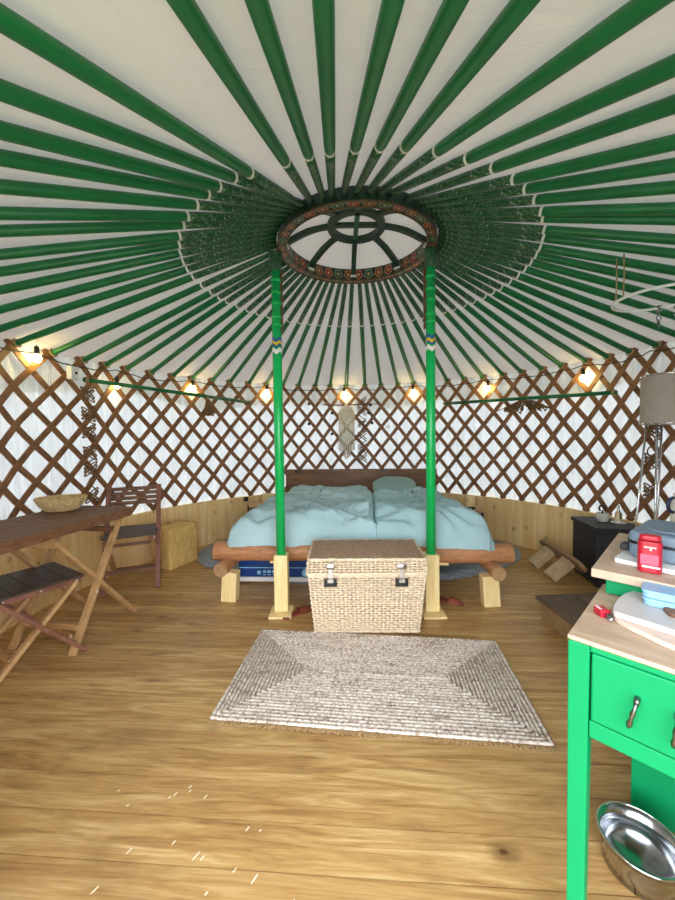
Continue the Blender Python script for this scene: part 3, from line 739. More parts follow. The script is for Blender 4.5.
# ------------------------------------------------------------------ jute rug
t=thing('jute_rug','rectangular braided jute rug with concentric rows in front of hamper','rug',(.166,1.742,0),radians(-6.4))
w2,h2=.688,.350; pitch=.0185; nl=int(h2/pitch)
m=MB()
for k in range(nl):
    a,b=w2-(k+.5)*pitch,h2-(k+.5)*pitch
    per=[(-a,-b),(a,-b),(a,b),(-a,b)]; pts=[];rad=[]
    cnt=0
    for i in range(4):
        p=Vector(per[i]+(0,)); q=Vector(per[(i+1)%4]+(0,)); n=max(2,int((q-p).length/.009))
        for s in range(n):
            z=.011; x=p+(q-p)*s/n; cnt+=1
            wob=.0016*noise.noise(Vector((x.x*9,x.y*9,k)))
            pts.append(Vector((x.x,x.y+wob,z+.001*(cnt%3)))); rad.append(.0088 if cnt%3 else .0066)
    m.tube(pts,rad,6,closed=True,flat=.9)
a=w2-nl*pitch; 
for yy in ((0,) if h2-nl*pitch<.012 else (-.006,.006)):
    m.tube([(-a+2*a*i/60,yy,.011+.001*(i%3)) for i in range(61)],.0095,6,flat=.9)
m.build('braided_rows',M['jute'],t,smooth=True)
m=MB()
for i in range(210):
    x=-w2+2*w2*i/209; m.tube([(x,-h2,.008),(x+random.uniform(-.006,.006),-h2-.008,.006),(x+random.uniform(-.01,.01),-h2-random.uniform(.010,.02),.003)],.0022,4)
fr=m.build('fringe',M['jute_rope'],t); fr['kind']='stuff'; fr['label']='pale frayed front edge'
# ------------------------------------------------------------------ slippers
def slip(x,y,rz,label):
    t=thing('slipper',label,'slipper',(x,y,0),rz,'reddish brown slippers')
    out=[(-.105,.0),(-.095,.03),(-.05,.036),(0,.03),(.06,.042),(.1,.036),(.118,0),(.1,-.034),(.06,-.04),(0,-.03),(-.05,-.034),(-.095,-.028)]
    m=MB(); m.prism(out,.001,.014); m.build('sole',M['slipper'],t,bevel=.004)
    m=MB()
    m.grid(lambda u,v:Vector((.02+.085*v,(-.04+.08*u)*(1-.25*v**2),.012+.03*sin(pi*u)*(1-.55*v*v))),12,8)
    m.grid(lambda u,v:Vector((.02+.085*v,(.04-.08*u)*(1-.25*v**2),.009+.03*sin(pi*u)*(1-.55*v*v))),12,8)
    m.build('upper',M['slipper'],t,smooth=True)
slip(-.292,2.375,radians(38),'reddish brown slipper lying on the floor by the left pole foot')
slip(.765,2.53,radians(-30),'reddish brown slipper lying on the floor by the right pole foot')
# ------------------------------------------------------------------ folding table and chairs
TR=radians(-9.7)
t=thing('folding_table','brown folding wooden table with crossed legs by the left wall','table',(-1.672,2.01,0),TR)
TW,TL,TZ=.245,.43,.74
for k in range(6):
    m=MB(); x=-TW+.0408+(k*2*TW/6); m.box((x,0,TZ-.011),(2*TW/6-.004,2*TL,.022)); m.build('top_slat',M['brown'],t,bevel=.002)
for sx in (-1,1):
    m=MB(); m.box((sx*(TW-.012),0,TZ-.038),(.022,2*TL-.06,.032)); m.build('top_rail',M['brown'],t,bevel=.002)
XO=TW-.045
for sx in (-1,1):
    x=sx*XO
    m=MB(); m.bar((x,.36,TZ-.03),(x,-.03,0),.024,.04,up=(1,0,0)); m.build('leg',M['brown_light'],t,bevel=.003)
    x2=sx*(XO-.03)
    m=MB(); m.bar((x2,-.14,TZ-.03),(x2,.48,0),.024,.04,up=(1,0,0)); m.build('leg',M['brown_light'],t,bevel=.003)
m=MB(); m.bar((-XO,-.095,.64),(XO,-.095,.64),.03,.035); m.build('cross_bar',M['brown_light'],t,bevel=.003)
m=MB(); m.bar((-XO,.03,.13),(XO,.03,.13),.03,.035); m.build('cross_bar',M['brown_light'],t,bevel=.003)
m=MB(); m.bar((-XO,.30,.62),(XO,.30,.62),.03,.03); m.build('cross_bar',M['brown'],t,bevel=.003)
for sx in (-1,1):
    m=MB(); m.ball((sx*(XO+.016),.13,.29),.009,8); m.build('bolt',M['screw'],t,smooth=True)
# basket on the table
t=thing('woven_basket','oval woven straw bowl standing on the folding table','basket',(-1.762,2.285,TZ),radians(20))
m=MB()
def bk(u,v):
    a=2*pi*u; f=[.62,.78,.9,1.0][min(3,int(v*3.999))] if False else .60+.40*sin(v*pi/2)
    w=.0035*sin(a*26+pi*floor(v*9))*1.0
    return Vector(((.133*f+w)*cos(a),(.105*f+w)*sin(a),.003+.078*v+.004*sin(v*9*pi)))
def bki(u,v):
    a=2*pi*u; f=.60+.40*sin(v*pi/2); return Vector(((.133*f-.012)*cos(a),(.105*f-.012)*sin(a),.012+.07*v))
m.grid(bk,120,27,wrapu=True); m.grid(lambda u,v:bki(1-u,v),60,8,wrapu=True)
m.lathe([(1e-5,.004),(.10,.004)],24,sx=.79,sy=.62); m.lathe([(.1,.012),(1e-5,.012)],24,sx=.72,sy=.55)
m.build('bowl',M['basket'],t,smooth=True)
m=MB(); m.tube([Vector((.131*cos(q)+.003*sin(q*40),.103*sin(q),.082+.003*sin(q*36))) for q in [2*pi*k/120 for k in range(120)]],.008,6,closed=True); m.build('rim',M['basket'],t,smooth=True)
def folding_chair(label):
    # faces +x; local origin under the seat centre
    t=thing('folding_chair',label,'chair',(0,0,0),0,'folding wooden chairs')
    W=.19
    for s in (-1,1):
        y=s*W
        m=MB(); m.bar((.20,y,0),(-.213,y,.778),.022,.036,up=(0,1,0)); m.build('back_post',M['redbrown'],t,bevel=.003)
        y2=s*(W-.026)
        m=MB(); m.bar((-.20,y2,0),(.165,y2,.40),.022,.036,up=(0,1,0)); m.build('rear_leg',M['brown_light'],t,bevel=.003)
        m=MB(); m.bar((-.19,y2,.405),(.19,y2,.405),.020,.032); m.build('seat_rail',M['redbrown'],t,bevel=.002)
        for px in (-.15,0,.165):
            m=MB(); m.ball((px,s*(W-.026)+s*.012,.405),.006,8); m.build('screw',M['screw'],t,smooth=True)
    for k in range(5):
        m=MB(); m.box((-.155+.078*k,0,.428),(.073,.37,.014)); m.build('seat_slat',M['darkslat'],t,bevel=.002)
    for k,z in enumerate((.640,.678,.716,.754)):
        x=.20-(z)/.82*.435-.016; m=MB(); m.box((x,0,z),(.012,.42,.031)); m.build('back_slat',M['brown'],t,bevel=.002)
    m=MB(); m.bar((.125,-W,.14),(.125,W,.14),.02,.03); m.build('stretcher',M['brown'],t,bevel=.002)
    m=MB(); m.bar((-.128,-W+.03,.08),(-.128,W-.03,.08),.02,.03); m.build('stretcher',M['brown'],t,bevel=.002)
    m=MB(); m.bar((.03,-W,.33),(.03,W,.33),.018,.024); m.build('stretcher',M['brown'],t,bevel=.002)
    return t
c1=folding_chair('brown folding chair with slatted back behind the folding table, by straw block')
c1.location=(-1.70,2.95,0); c1.rotation_euler.z=radians(-68)
t=thing('folding_stool','folding stool with dark slatted seat and crossed legs at the left edge','stool',(-1.705,1.945,0),radians(58))
W=.19
for q in (-1,1):
    m=MB(); m.bar((.188,q*W,0),(-.185,q*W,.415),.022,.040,up=(0,1,0)); m.build('leg',M['redbrown'],t,bevel=.003)
    m=MB(); m.bar((-.21,q*(W-.026),0),(.165,q*(W-.026),.40),.022,.036,up=(0,1,0)); m.build('leg',M['brown_light'],t,bevel=.003)
    m=MB(); m.box((0,q*(W-.026),.405),(.38,.020,.032)); m.build('seat_rail',M['redbrown'],t,bevel=.002)
    for px in (-.15,0,.165):
        m=MB(); m.ball((px,q*(W-.026)+q*.012,.405),.006,8); m.build('screw',M['screw'],t,smooth=True)
    m=MB(); m.ball((.01,q*(W+.012),.205),.007,8); m.build('screw',M['screw'],t,smooth=True)
for k in range(5):
    m=MB(); m.box((-.155+.078*k,0,.428),(.074,.40,.014)); m.build('seat_slat',M['darkslat'],t,bevel=.002)
for x_,z_ in ((.13,.09),(-.13,.09)):
    m=MB(); m.bar((x_,-W+.03,z_),(x_,W-.03,z_),.02,.03); m.build('stretcher',M['brown_light'],t,bevel=.002)
# straw block
m=MB()
def strawface(m,c0,c1,c2,c3,nu,nv):
    c0,c1,c2,c3=[Vector(c) for c in (c0,c1,c2,c3)]; n=(c1-c0).cross(c3-c0).normalized()
    def fn(u,v):
        p=(c0*(1-u)+c1*u)*(1-v)+(c3*(1-u)+c2*u)*v; e=min(u,1-u,v,1-v)*12
        return p+n*(.010*fbm(p*14,3)*min(1,e)-.008*max(0,1-e))
    m.grid(fn,nu,nv)
bx,by,bz=.20,.335,.365
q=[(-bx,0,0),(0,0,0),(0,by,0),(-bx,by,0)]; qt=[(a,b,bz) for a,b,_ in q]
for i in range(4): strawface(m,q[i],q[(i+1)%4],qt[(i+1)%4],qt[i],20,30)
strawface(m,qt[0],qt[1],qt[2],qt[3],20,30); m.add(q,[(3,2,1,0)])
o=m.build('straw_bale',M['straw'],smooth=True,loc=(-1.510,3.195,0.001),rotz=radians(-23)); tag(o,'fuzzy straw coloured block seat on the floor beside folding chair','straw bale')
# ------------------------------------------------------------------ wall items
t=thing('wall_alarm','small white alarm box with black dot high on the left lattice','alarm',P(-79.6,R-.055,1.70),radians(79.6))
m=MB(); m.box((0,0,0),(.07,.05,.10)); m.build('case',M['white'],t,bevel=.008,seg=3)
m=MB(); m.lathe([(.011,0),(.009,.006)],12)
for i,p in enumerate(m.v): m.v[i]=(p[0]+.006,-.024-p[2],p[1])
m.build('sensor',M['black'],t)
def rod(a,b,name,label):
    a=Vector(a); b=Vector(b); t=thing(name,label,'rod',a,0,'green hanging rods'); d=b-a
    m=MB(); m.tube([d*0,d*.5,d],.0165,12); m.build('rod',M['green_rib'],t,smooth=True)
    m=MB(); m.tube([d*.74,d*1.0],.0175,12); pe=m.build('painted_end',M['painted'],t,smooth=True)
    for f in (.01,.985):
        m=MB(); c=d*f; n=d.normalized(); s=n.cross(Vector((0,0,1))).normalized(); u=s.cross(n)
        for kk in range(2): m.tube([c+n*(.012*kk)+(s*cos(q)+u*sin(q))*.022 for q in [2*pi*j/10 for j in range(10)]],.005,6,closed=True)
        m.build('cord_tie',M['jute_rope'],t,smooth=True)
rod(P(-77.2,R-.05,1.665),P(-31.4,R-.05,1.592),'hanging_rod','green rod hung across the lattice on the left')
rod(P(75.6,R-.05,1.515),P(30.7,R-.05,1.553),'hanging_rod','green rod hung across the lattice on the right')
# dried bundle (left) and dried branches (right), hung from the rods
def chordpt(a0,z0,a1,z1,f): return P(a0,R-.05,z0).lerp(P(a1,R-.05,z1),f)
lb=chordpt(-77.2,1.665,-31.4,1.592,.655)
t=thing('dried_bundle','brown dried flower bundle hanging bell shaped from the left green rod','dried bundle',lb,0)
rnd=random.Random(3); m=MB()
for k in range(60):
    a=rnd.uniform(0,2*pi); r=rnd.uniform(.02,.085); L=rnd.uniform(.13,.175)
    m.tube([(0.01*cos(a),.01*sin(a),-.03),(r*.35*cos(a),r*.3*sin(a),-.03-L*.5),(r*cos(a),r*.7*sin(a),-.03-L)],[.003,.004,.006],5)
m.build('stems',M['dried'],t)
m=MB(); m.tube([(.02*cos(q),.02*sin(q),-.005+.025*cos(q)*0) for q in [2*pi*j/10 for j in range(10)]],.005,6,closed=True); m.tube([(0,-.018,0),(0,-.02,-.03)],.004,6); m.build('tie',M['jute_rope'],t,smooth=True)
rb=chordpt(75.6,1.515,30.7,1.553,.435)
t=thing('dried_branches','tangle of dried brown twigs hanging from the right green rod','dried plant',rb,radians(-50))
m=MB()
for k in range(48):
    x0=rnd.uniform(-.13,.13); p=[Vector((x0*.5,rnd.uniform(-.01,.01),-.022))]
    dx=x0*2.0+rnd.uniform(-.12,.12)
    for q in range(4): p.append(p[-1]+Vector((dx*.16+rnd.uniform(-.012,.012),rnd.uniform(-.012,.012),-rnd.uniform(.012,.034))))
    m.tube(p,[.0035,.003,.003,.004,.006],5)
    for q in (2,3,4): m.box(p[q],(.026,.004,.012),Matrix.Rotation(rnd.uniform(0,3),3,'Y')@Matrix.Rotation(rnd.uniform(0,3),3,'Z'))
m.build('twigs',M['dried'],t)
m=MB(); m.tube([(.04*cos(q),.02*sin(q),.0+.021*sin(q)) for q in [2*pi*j/10 for j in range(10)]],.004,6,closed=True); m.build('tie',M['jute_rope'],t,smooth=True)
# macrame
mz=1.555; mp=P(-.5,R-.035,mz)
t=thing('macrame_hanging','cream macrame wall hanging with long fringe above the headboard','wall hanging',mp,0)
m=MB(); m.tube([(-.30,-.004,.03),(-.1,-.006,.022),(.12,-.004,.026),(.42,.012,.035)],[.007,.008,.007,.005],8); m.build('branch',M['brown'],t,smooth=True)
m=MB()
for s in (-1,1):
    for k in range(7):
        x=.115-.0*k
        m.tube([(s*.0,-.018,.03-.012*k),(s*(.10-.004*k),-.018,-.10-.016*k+.03),(s*.012*(7-k),-.018,-.21-.008*k)],.0085,6)
m.box((0,-.016,-.10),(.13,.010,.17),Matrix.Rotation(radians(45),3,'Y')); m.build('knotted_body',M['macrame'],t,smooth=False)
for k in range(17):
    x=-.098+.0123*k; L=.42+.12*(1-abs(k-8)/8)+rnd.uniform(-.03,.02)
    m=MB(); m.tube([(x,-.02,-.12-.06*(1-abs(k-8)/8)),(x+rnd.uniform(-.004,.004),-.019,-.25),(x+rnd.uniform(-.008,.008),-.016,-.12-L)],[.005,.0055,.006],6); m.build('fringe_strand',M['macrame'],t,smooth=True)
# small black pegs
pegs=[(309,404,1.58,'left of the macrame, upper of the outer two'),(332,413,0,'just left of the macrame, topmost of its column'),(309,424,0,'left of the macrame, lower of the outer two'),(332,434,0,'just left of the macrame, middle of its column'),(332,449,0,'just left of the macrame, lowest of its column'),(370.5,405,0,'right of the macrame, topmost of three'),(368.5,413,0,'right of the macrame, middle of three'),(372,423,0,'right of the macrame, lowest of three')]
FPX=361.2085; PIT=.0421; ROL=.0129; CAM=Vector((0,0,1.2))
def ray(px,py):
    X=(px-337.5)/FPX;U=-(py-450)/FPX;c,s=cos(ROL),sin(ROL); x=X*c+U*s; u=-X*s+U*c; c,s=cos(PIT),sin(PIT); return Vector((x,c+u*s,-s+u*c))
def onwall(px,py,rad=R):
    r=ray(px,py); a=r.x**2+r.y**2; b=-2*(r.x*CX+r.y*CY); c=CX*CX+CY*CY-rad*rad; t=(-b+sqrt(b*b-4*a*c))/(2*a); p=CAM+t*r
    return degrees(atan2(p.x-CX,p.y-CY)),p.z
for x,y,_,lab in pegs:
    a,z=onwall(x,y,R-.02)
    t=thing('black_peg','small black peg on the lattice %s'%lab,'peg',P(a,R-.015,z),radians(-a),'black pegs around the macrame')
    m=MB(); m.ball((0,-.008,0),.019,10,(1,.8,1)); m.build('knob',M['black'],t,smooth=True)
    m=MB(); m.tube([(0,.0,0),(0,.045,0)],.005,6); m.build('pin',M['black'],t)
a,z=onwall(388,427,R-.02); t=thing('lattice_ring','small dark ring hanging on the lattice right of macrame','ring',P(a,R-.02,z),radians(-a))
m=MB(); m.tube([(.017*cos(q),-.006,.017*sin(q)) for q in [2*pi*j/14 for j in range(14)]],.0035,6,closed=True); m.build('hoop',M['dried'],t,smooth=True)
m=MB(); m.bar((0,-.006,.016),(0,.012,.03),.005,.005); m.build('hook',M['dried'],t)
# string lights
bul=[(37,358),(117,386),(193,388),(267,392),(344,394),(413,392),(488,388),(583,378)]
t=thing('string_lights','string of warm bulbs on black cable along the lattice top','string lights',(CX,CY,1.7)); o=Vector(t.location)
BA=[onwall(x,y,R-.05) for x,y in bul]
m=MB(); pts=[]; ca=[-118]+[b[0] for b in BA]+[82,104]
for i in range(len(ca)-1):
    for q in range(10):
        f=q/10; a=ca[i]+(ca[i+1]-ca[i])*f; pts.append(P(a,R-.045,1.787-.030*sin(pi*f)+.006*sin(a*1.7))-o)
m.tube(pts,.0045,6); m.build('cable',M['cable'],t,smooth=True)
for k,(a,z) in enumerate(BA):
    c=P(a,R-.05,z)-o; m=MB(); m.lathe([(.006,.085),(.015,.075),(.016,.03),(.012,.024)],10,c); s=m.build('bulb_socket',M['cable'],t,smooth=True)
    for q in range(4):
        pass
    m=MB(); m.ball(c+Vector((0,0,-.002)),.027 if k!=1 else .02,12,(1,1,1.15)); m.build('bulb',M['bulb'],s,smooth=True)
# ------------------------------------------------------------------ right side: dark chest, lamp, leaning bench, step box
CHR=radians(-9.4)
t=thing('dark_chest','dark blackened wooden chest by the right wall','chest',(1.945,2.703,0),CHR)
ch=.47; pl=[(0,0),(.36,0),(.36,.18),(.25,.40),(0,.40)]
cc=[.17,.18]
ins=[(cc[0]+(a-cc[0])*.93,cc[1]+(b-cc[1])*.93) for a,b in pl]
m=MB(); m.prism(ins,.02,ch-.03); m.build('body',M['darkchest'],t,bevel=.003)
m=MB(); m.prism(pl,ch-.03,ch); m.build('top',M['darkchest'],t,bevel=.004)
for k in range(2):
    m=MB(); m.box((.095+.165*k,.009,.235),(.155,.012,.36)); d=m.build('door',M['darkchest'],t,bevel=.003)
    m=MB(); m.ball((.15+.055*k,-.004,.29),.010,8); m.build('knob',M['blackmetal'],d,smooth=True)
for x,y in ((.05,.05),(.31,.05),(.05,.35),(.22,.33)):
    m=MB(); m.box((x,y,.01),(.04,.04,.02)); m.build('foot',M['darkchest'],t)
t=thing('ceramic_pot','small white pot with dark spout handle on the dark chest','pot',(2.150,2.915,ch))
m=MB(); m.lathe([(.034,0),(.042,.004),(.044,.055),(.041,.068),(.033,.068),(.033,.02),(1e-5,.018)],18); m.build('pot_body',M['candle'],t,smooth=True)
m=MB(); m.tube([(.024*cos(q)-.004,.0,.105+.024*sin(q)) for q in [-.9+5.0*j/12 for j in range(13)]],.007,7); m.tube([(0,0,.03),(0,0,.088)],.007,6); m.build('handle',M['blackmetal'],t,smooth=True)
t=thing('glass_bottle','slim clear glass bottle on a pale saucer on the dark chest','bottle',(2.225,2.845,ch))
m=MB(); m.lathe([(.001,.006),(.022,.006),(.024,.012),(.024,.075),(.009,.10),(.009,.14),(.011,.142)],16); m.build('bottle_body',M['glass'],t,smooth=True)
m=MB(); m.lathe([(1e-5,.0),(.035,.0),(.055,.006),(.05,.007),(.033,.004),(1e-5,.004)],20); m.build('saucer',M['candle'],t,smooth=True)
LX,LY=2.205,2.395
t=thing('floor_lamp','grey drum shade floor lamp on thin chrome legs at the right edge','lamp',(LX,LY,0))
m=MB()
zt0=1.240; zt1=1.570; rs=.158
m.grid(lambda u,v:Vector((rs*sin(2*pi*u),rs*cos(2*pi*u),zt0+(zt1-zt0)*v)),48,2,wrapu=True)
m.grid(lambda u,v:Vector(((rs-.004)*sin(-2*pi*u),(rs-.004)*cos(2*pi*u),zt0+(zt1-zt0)*v)),48,2,wrapu=True)
m.grid(lambda u,v:Vector(((rs-.004*v)*sin(2*pi*u),(rs-.004*v)*cos(2*pi*u),zt0)),48,1,wrapu=True)
m.grid(lambda u,v:Vector(((rs-.004*v)*sin(-2*pi*u),(rs-.004*v)*cos(-2*pi*u),zt1)),48,1,wrapu=True)
sh=m.build('lamp_shade',M['shade'],t,smooth=False)
for z in (zt0+.008,zt1-.008):
    m=MB(); m.tube([((rs+.001)*cos(q),(rs+.001)*sin(q),z) for q in [2*pi*j/40 for j in range(40)]],.005,6,closed=True); m.build('trim_ring',M['chrome'],sh,smooth=True)
for (x0,y0,x1,y1) in ((-.235,.03,-.128,.03),(-.122,-.045,-.128,-.045),(.0,.10,.0,.06)):
    m=MB(); m.tube([(x0,y0,0.004),(x1,y1,zt0+.06)],.0065,8); m.build('leg',M['chrome'],t,smooth=True)
m=MB(); m.lathe([(.135,zt0+.05),(.135,zt0+.058)],20); m.tube([(0,0,zt0+.055),(0,0,zt0+.14)],.014,8); m.build('lamp_holder',M['chrome'],t,smooth=True)
m=MB(); m.tube([(0,0,zt0+.1),(-rs+.003,0,zt0+.1)],.003,6); m.tube([(0,0,zt0+.1),(rs*.49,rs*.85,zt0+.1)],.003,6); m.tube([(0,0,zt0+.1),(rs*.49,-rs*.85,zt0+.1)],.003,6); m.build('shade_spider',M['chrome'],t,smooth=True)
m=MB(); m.ball((0,0,zt0+.17),.03,12,(1,1,1.2)); m.build('bulb',M['white'],t,smooth=True)
t=thing('foot_bench','small rounded wooden footstool tipped over against the dark chest','stool',(1.872,3.0,.0),radians(-3))
Rm=Matrix.Rotation(radians(49),3,'Y')
def tf(p): return Rm@Vector(p)+Vector((.0,0,.168))
sd=[]
for j in range(32):
    a=2*pi*j/32; c,q=cos(a),sin(a); sd.append((.10*(abs(c)**.75)*(1 if c>0 else -1),.31*(abs(q)**.9)*(1 if q>0 else -1)))
m=MB(); m.prism(sd,-.015,.015,m=None); m.v=[tuple(tf(p)) for p in m.v]; m.build('seat',M['stepside'],t,bevel=.005)
for y in (-.13,.15):
    m=MB(); m.box((.0,y,-.0155-.1),(.07,.10,.20)); m.v=[tuple(tf(p)) for p in m.v]; m.build('leg',M['legpale'],t,bevel=.004)
# step box
t=thing('step_box','low brown wooden step box with two board top on the floor','step',(1.295,1.88,0),radians(4))
m=MB(); m.box((.12,.20,.138),(.245,.42,.024)); m.build('top_board',M['stepwood'],t,bevel=.002)
m=MB(); m.box((.375,.20,.138),(.255,.42,.024)); m.build('top_board',M['stepwood'],t,bevel=.002)
m=MB(); m.box((.255,.20,.063),(.46,.37,.126)); m.build('box_sides',M['stepside'],t,bevel=.002)
# ------------------------------------------------------------------ hanging hoop with clips
hc=Vector((1.62,1.831,1.86)); hr=.191
t=thing('hanging_hoop','white hanging drying hoop with clips below the roof at right','hoop',hc)
m=MB(); m.tube([(hr*cos(q),hr*sin(q),0) for q in [2*pi*j/48 for j in range(48)]],.0075,8,closed=True); m.build('hoop',M['white'],t,smooth=True)
for a in (182,165,-5,-60):
    q=radians(a); x,y=hr*cos(q),hr*sin(q); rr=Vector((hc.x+x-CX,hc.y+y-CY)).length; zz=cone_z(rr)-.03-hc.z
    m=MB(); m.tube([(x,y,.0),(x+.003,y,zz*.5),(x,y,zz)],.0032,6); m.build('cord',M['jute_rope'],t,smooth=True)
for a in (50,28,0,-35):
    q=radians(a); x,y=hr*cos(q),hr*sin(q)
    m=MB(); m.box((x,y,-.004),(.018,.022,.034)); m.tube([(x,y,-.012),(x,y,-.04)],.003,6)
    m.tube([(x+.012*cos(w),y,-.052+.014*sin(w)) for w in [2*pi*j/10 for j in range(10)]],.0035,6,closed=True); m.box((x,y,-.085),(.008,.012,.045)); m.build('clip',M['steel'],t)
# ------------------------------------------------------------------ near green cabinet
GR=radians(-46)
t=thing('green_cabinet','bright green cabinet with drawer and worn wooden top, nearest at right','cabinet',(.495,.769,0),GR)
# local: +x along the front (toward camera right), +y away from viewer
GW,GD,GZ=.52,.375,.76
m=MB(); m.box((GW/2,GD/2,GZ-.005),(GW,GD,.010)); m.build('worktop',M['counter'],t,bevel=.003)
for x in (.021,GW-.021):
    for y in (.021,GD-.021):
        if x<.1 and y>.1: continue
        m=MB(); m.box((x,y,(GZ-.0105)/2),(.040,.040,GZ-.0105),taper=.8); m.build('leg',M['green_cab'],t,bevel=.003)
m=MB(); m.box((GW/2,.014,.743),(GW-.083,.022,.012)); m.box((GW/2,.014,.570),(GW-.083,.022,.036)); m.build('front_frame',M['green_cab'],t,bevel=.002)
m=MB(); m.box((GW/2,.014,.6625),(GW-.088,.024,.1455)); dr=m.build('drawer',M['green_cab'],t,bevel=.004)
def drop_handle(x,parent,lean):
    z=.652; m=MB(); 
    pts=[(x-lean*.014,-.012,z-.030),(x-lean*.009,-.016,z-.02),(x-lean*.004,-.018,z-.008),(x,-.018,z+.002),(x+lean*.006,-.017,z+.014),(x+lean*.010,-.012,z+.024)]
    m.tube(pts,[.0035,.0055,.003,.005,.003,.0045],10)
    m.tube([(x+lean*.010,.012,z+.026),(x+lean*.010,-.016,z+.026)],[.006,.0045],10); m.build('handle',M['darksteel'],parent,smooth=True)
drop_handle(.115,dr,.5); drop_handle(.176,dr,.2)
for y,x in ((GD-.02,GW/2),):
    m=MB(); m.box((x,y,.65),(GW-.09,.022,.186)); m.build('back_panel',M['green_cab'],t,bevel=.002)
for x in (.02,GW-.02):
    m=MB(); m.box((x,GD/2,.65),(.022,GD-.09,.186)); m.build('side_panel',M['green_cab'],t,bevel=.002)
# second green counter behind
G2=radians(-45)
t=thing('green_counter','taller green counter with pale wooden top behind the near cabinet','counter',(.684,.966,0),G2)
m=MB(); m.box((.30,.24,.83-.012),(.60,.48,.024)); m.build('worktop',M['counter'],t,bevel=.003)
m=MB(); m.box((.30,.030,.785),(.54,.022,.042)); m.box((.041,.25,.785),(.022,.34,.042)); m.build('apron',M['green_cab'],t,bevel=.003)
m=MB(); m.box((.315,.27,.385),(.49,.022,.77)); m.build('front_panel',M['green_cab'],t,bevel=.003)
for x in (.086,.565):
    m=MB(); m.box((x,.35,.40),(.03,.13,.80)); m.build('side_panel',M['green_cab'],t,bevel=.003)
# --- things on the counter; local->world helpers
def W2(x,y,z): c,s=cos(G2),sin(G2); return (.684+x*c-y*s,.966+x*s+y*c,z)
def W1(x,y,z): c,s=cos(GR),sin(GR); return (.495+x*c-y*s,.772+x*s+y*c,z)
def atz(px,py,z): r=ray(px,py); t=(z-1.2)/r.z; return CAM+r*t
def rrect(w,d,r,n=6):
    out=[]
    for cx,cy,a0 in ((w/2-r,d/2-r,0),(-w/2+r,d/2-r,90),(-w/2+r,-d/2+r,180),(w/2-r,-d/2+r,270)):
        for k in range(n+1): a=radians(a0+90*k/n); out.append((cx+r*cos(a),cy+r*sin(a)))
    return out
p=atz(613,558,.842)
m=MB(); m.prism(rrect(.34,.26,.012),0,.012); m.v=[(q[0]+.17,q[1]+.13,q[2]) for q in m.v]
o=m.build('white_board',M['white'],loc=(p.x,p.y,.831),rotz=radians(-52),bevel=.002); tag(o,'thin white board under the grey case on the far counter','board')
p=atz(625,557,.845)
t=thing('carry_case','grey blue soft case with black zip on the far green counter','case',(p.x+.012,p.y+.012,.8435),radians(-52))
m=MB(); m.prism(rrect(.33,.24,.03),0,.074); m.v=[(q[0]+.165,q[1]+.12,q[2]) for q in m.v]; b=m.build('case_body',M['greyfabric'],t,bevel=.012,seg=3)
m=MB(); m.prism(rrect(.336,.246,.033),.040,.048); m.v=[(q[0]+.165,q[1]+.12,q[2]) for q in m.v]; m.build('zip',M['black'],t)
m=MB(); m.box((-.008,.03,.022),(.02,.035,.02)); m.build('buckle',M['black'],t,bevel=.004)
m=MB(); m.prism(rrect(.26,.16,.03),.0735,.078); m.v=[(q[0]+.165,q[1]+.12,q[2]) for q in m.v]; m.build('lid_panel',M['greyfabric'],t,bevel=.002)
p=atz(650,572,.83)
t=thing('red_canister','red plastic canister with pink label standing before the grey case','canister',(p.x,p.y+.002,.8305),radians(-42))
prof=rrect(.050,.034,.014)
m=MB(); m.prism(prof,0,.082); m.build('canister_body',M['red'],t,bevel=.003,seg=2)
m=MB(); m.prism(rrect(.046,.030,.013),.0825,.098); m.build('cap',M['red'],t,bevel=.006,seg=3)
m=MB(); m.box((0,-.0175,.036),(.036,.0012,.026)); lp=m.build('label_panel',M['pink'],t)
m=MB(); m.box((.003,-.0178,.017),(.036,.0012,.0045))
for k in range(6): m.box((-.010+.0042*k,-.0178,.068),(.003,.0012,.0032))
m.box((.002,-.0178,.062),(.004,.0012,.004)); m.build('label_print',M['white'],t)
# jug with blue loop handle, cut by the right edge
p=atz(684,527,.83); 
t=thing('enamel_jug','jug with dark blue loop handle at the right edge behind the case','jug',(p.x,p.y,.8305))
m=MB(); m.lathe([(.038,0),(.04,.01),(.04,.09),(.032,.115),(.034,.125),(.03,.125),(.034,.02),(1e-5,.015)],20); m.build('jug_body',M['candle'],t,smooth=True)
m=MB(); m.tube([Vector((-.042-.022*sin(q)*1.0,.0,.085-.028*cos(q))) for q in [pi*k/12 for k in range(13)]],.006,8); m.build('loop_handle',M['navydark'],t,smooth=True)
# --- on the near cabinet
def board(label,pts,z,h,mat,name='tray_board'):
    m=MB(); m.prism(pts,0,h); c=sum((Vector((a,b)) for a,b in pts),Vector((0,0)))/len(pts)
    m.v=[(v[0]-c.x,v[1]-c.y,v[2]) for v in m.v]
    o=m.build(name,mat,loc=(c.x,c.y,z),bevel=.0025); return tag(o,label,'board','rounded boards stacked on the near cabinet')
def smoothpoly(pts,n=6):
    out=[]; N=len(pts)
    for i in range(N):
        p0,p1,p2,p3=[Vector(pts[(i+k-1)%N]) for k in range(4)]
        for q in range(n):
            t=q/n; out.append(tuple(.5*((2*p1)+(p2-p0)*t+(2*p0-5*p1+4*p2-p3)*t*t+(3*p1-p0-3*p2+p3)*t**3)))
    return out
def ip(lst,z): return [tuple(atz(x,y,z)[:2]) for x,y in lst]
B2=smoothpoly(ip([(614,614),(617,602),(632,592),(656,590),(690,598),(720,612),(730,640),(700,652),(668,642),(644,631),(627,623)],.775))
board('lower pinkish rounded board on the near green cabinet',B2,.7605,.012,M['boardedge'])
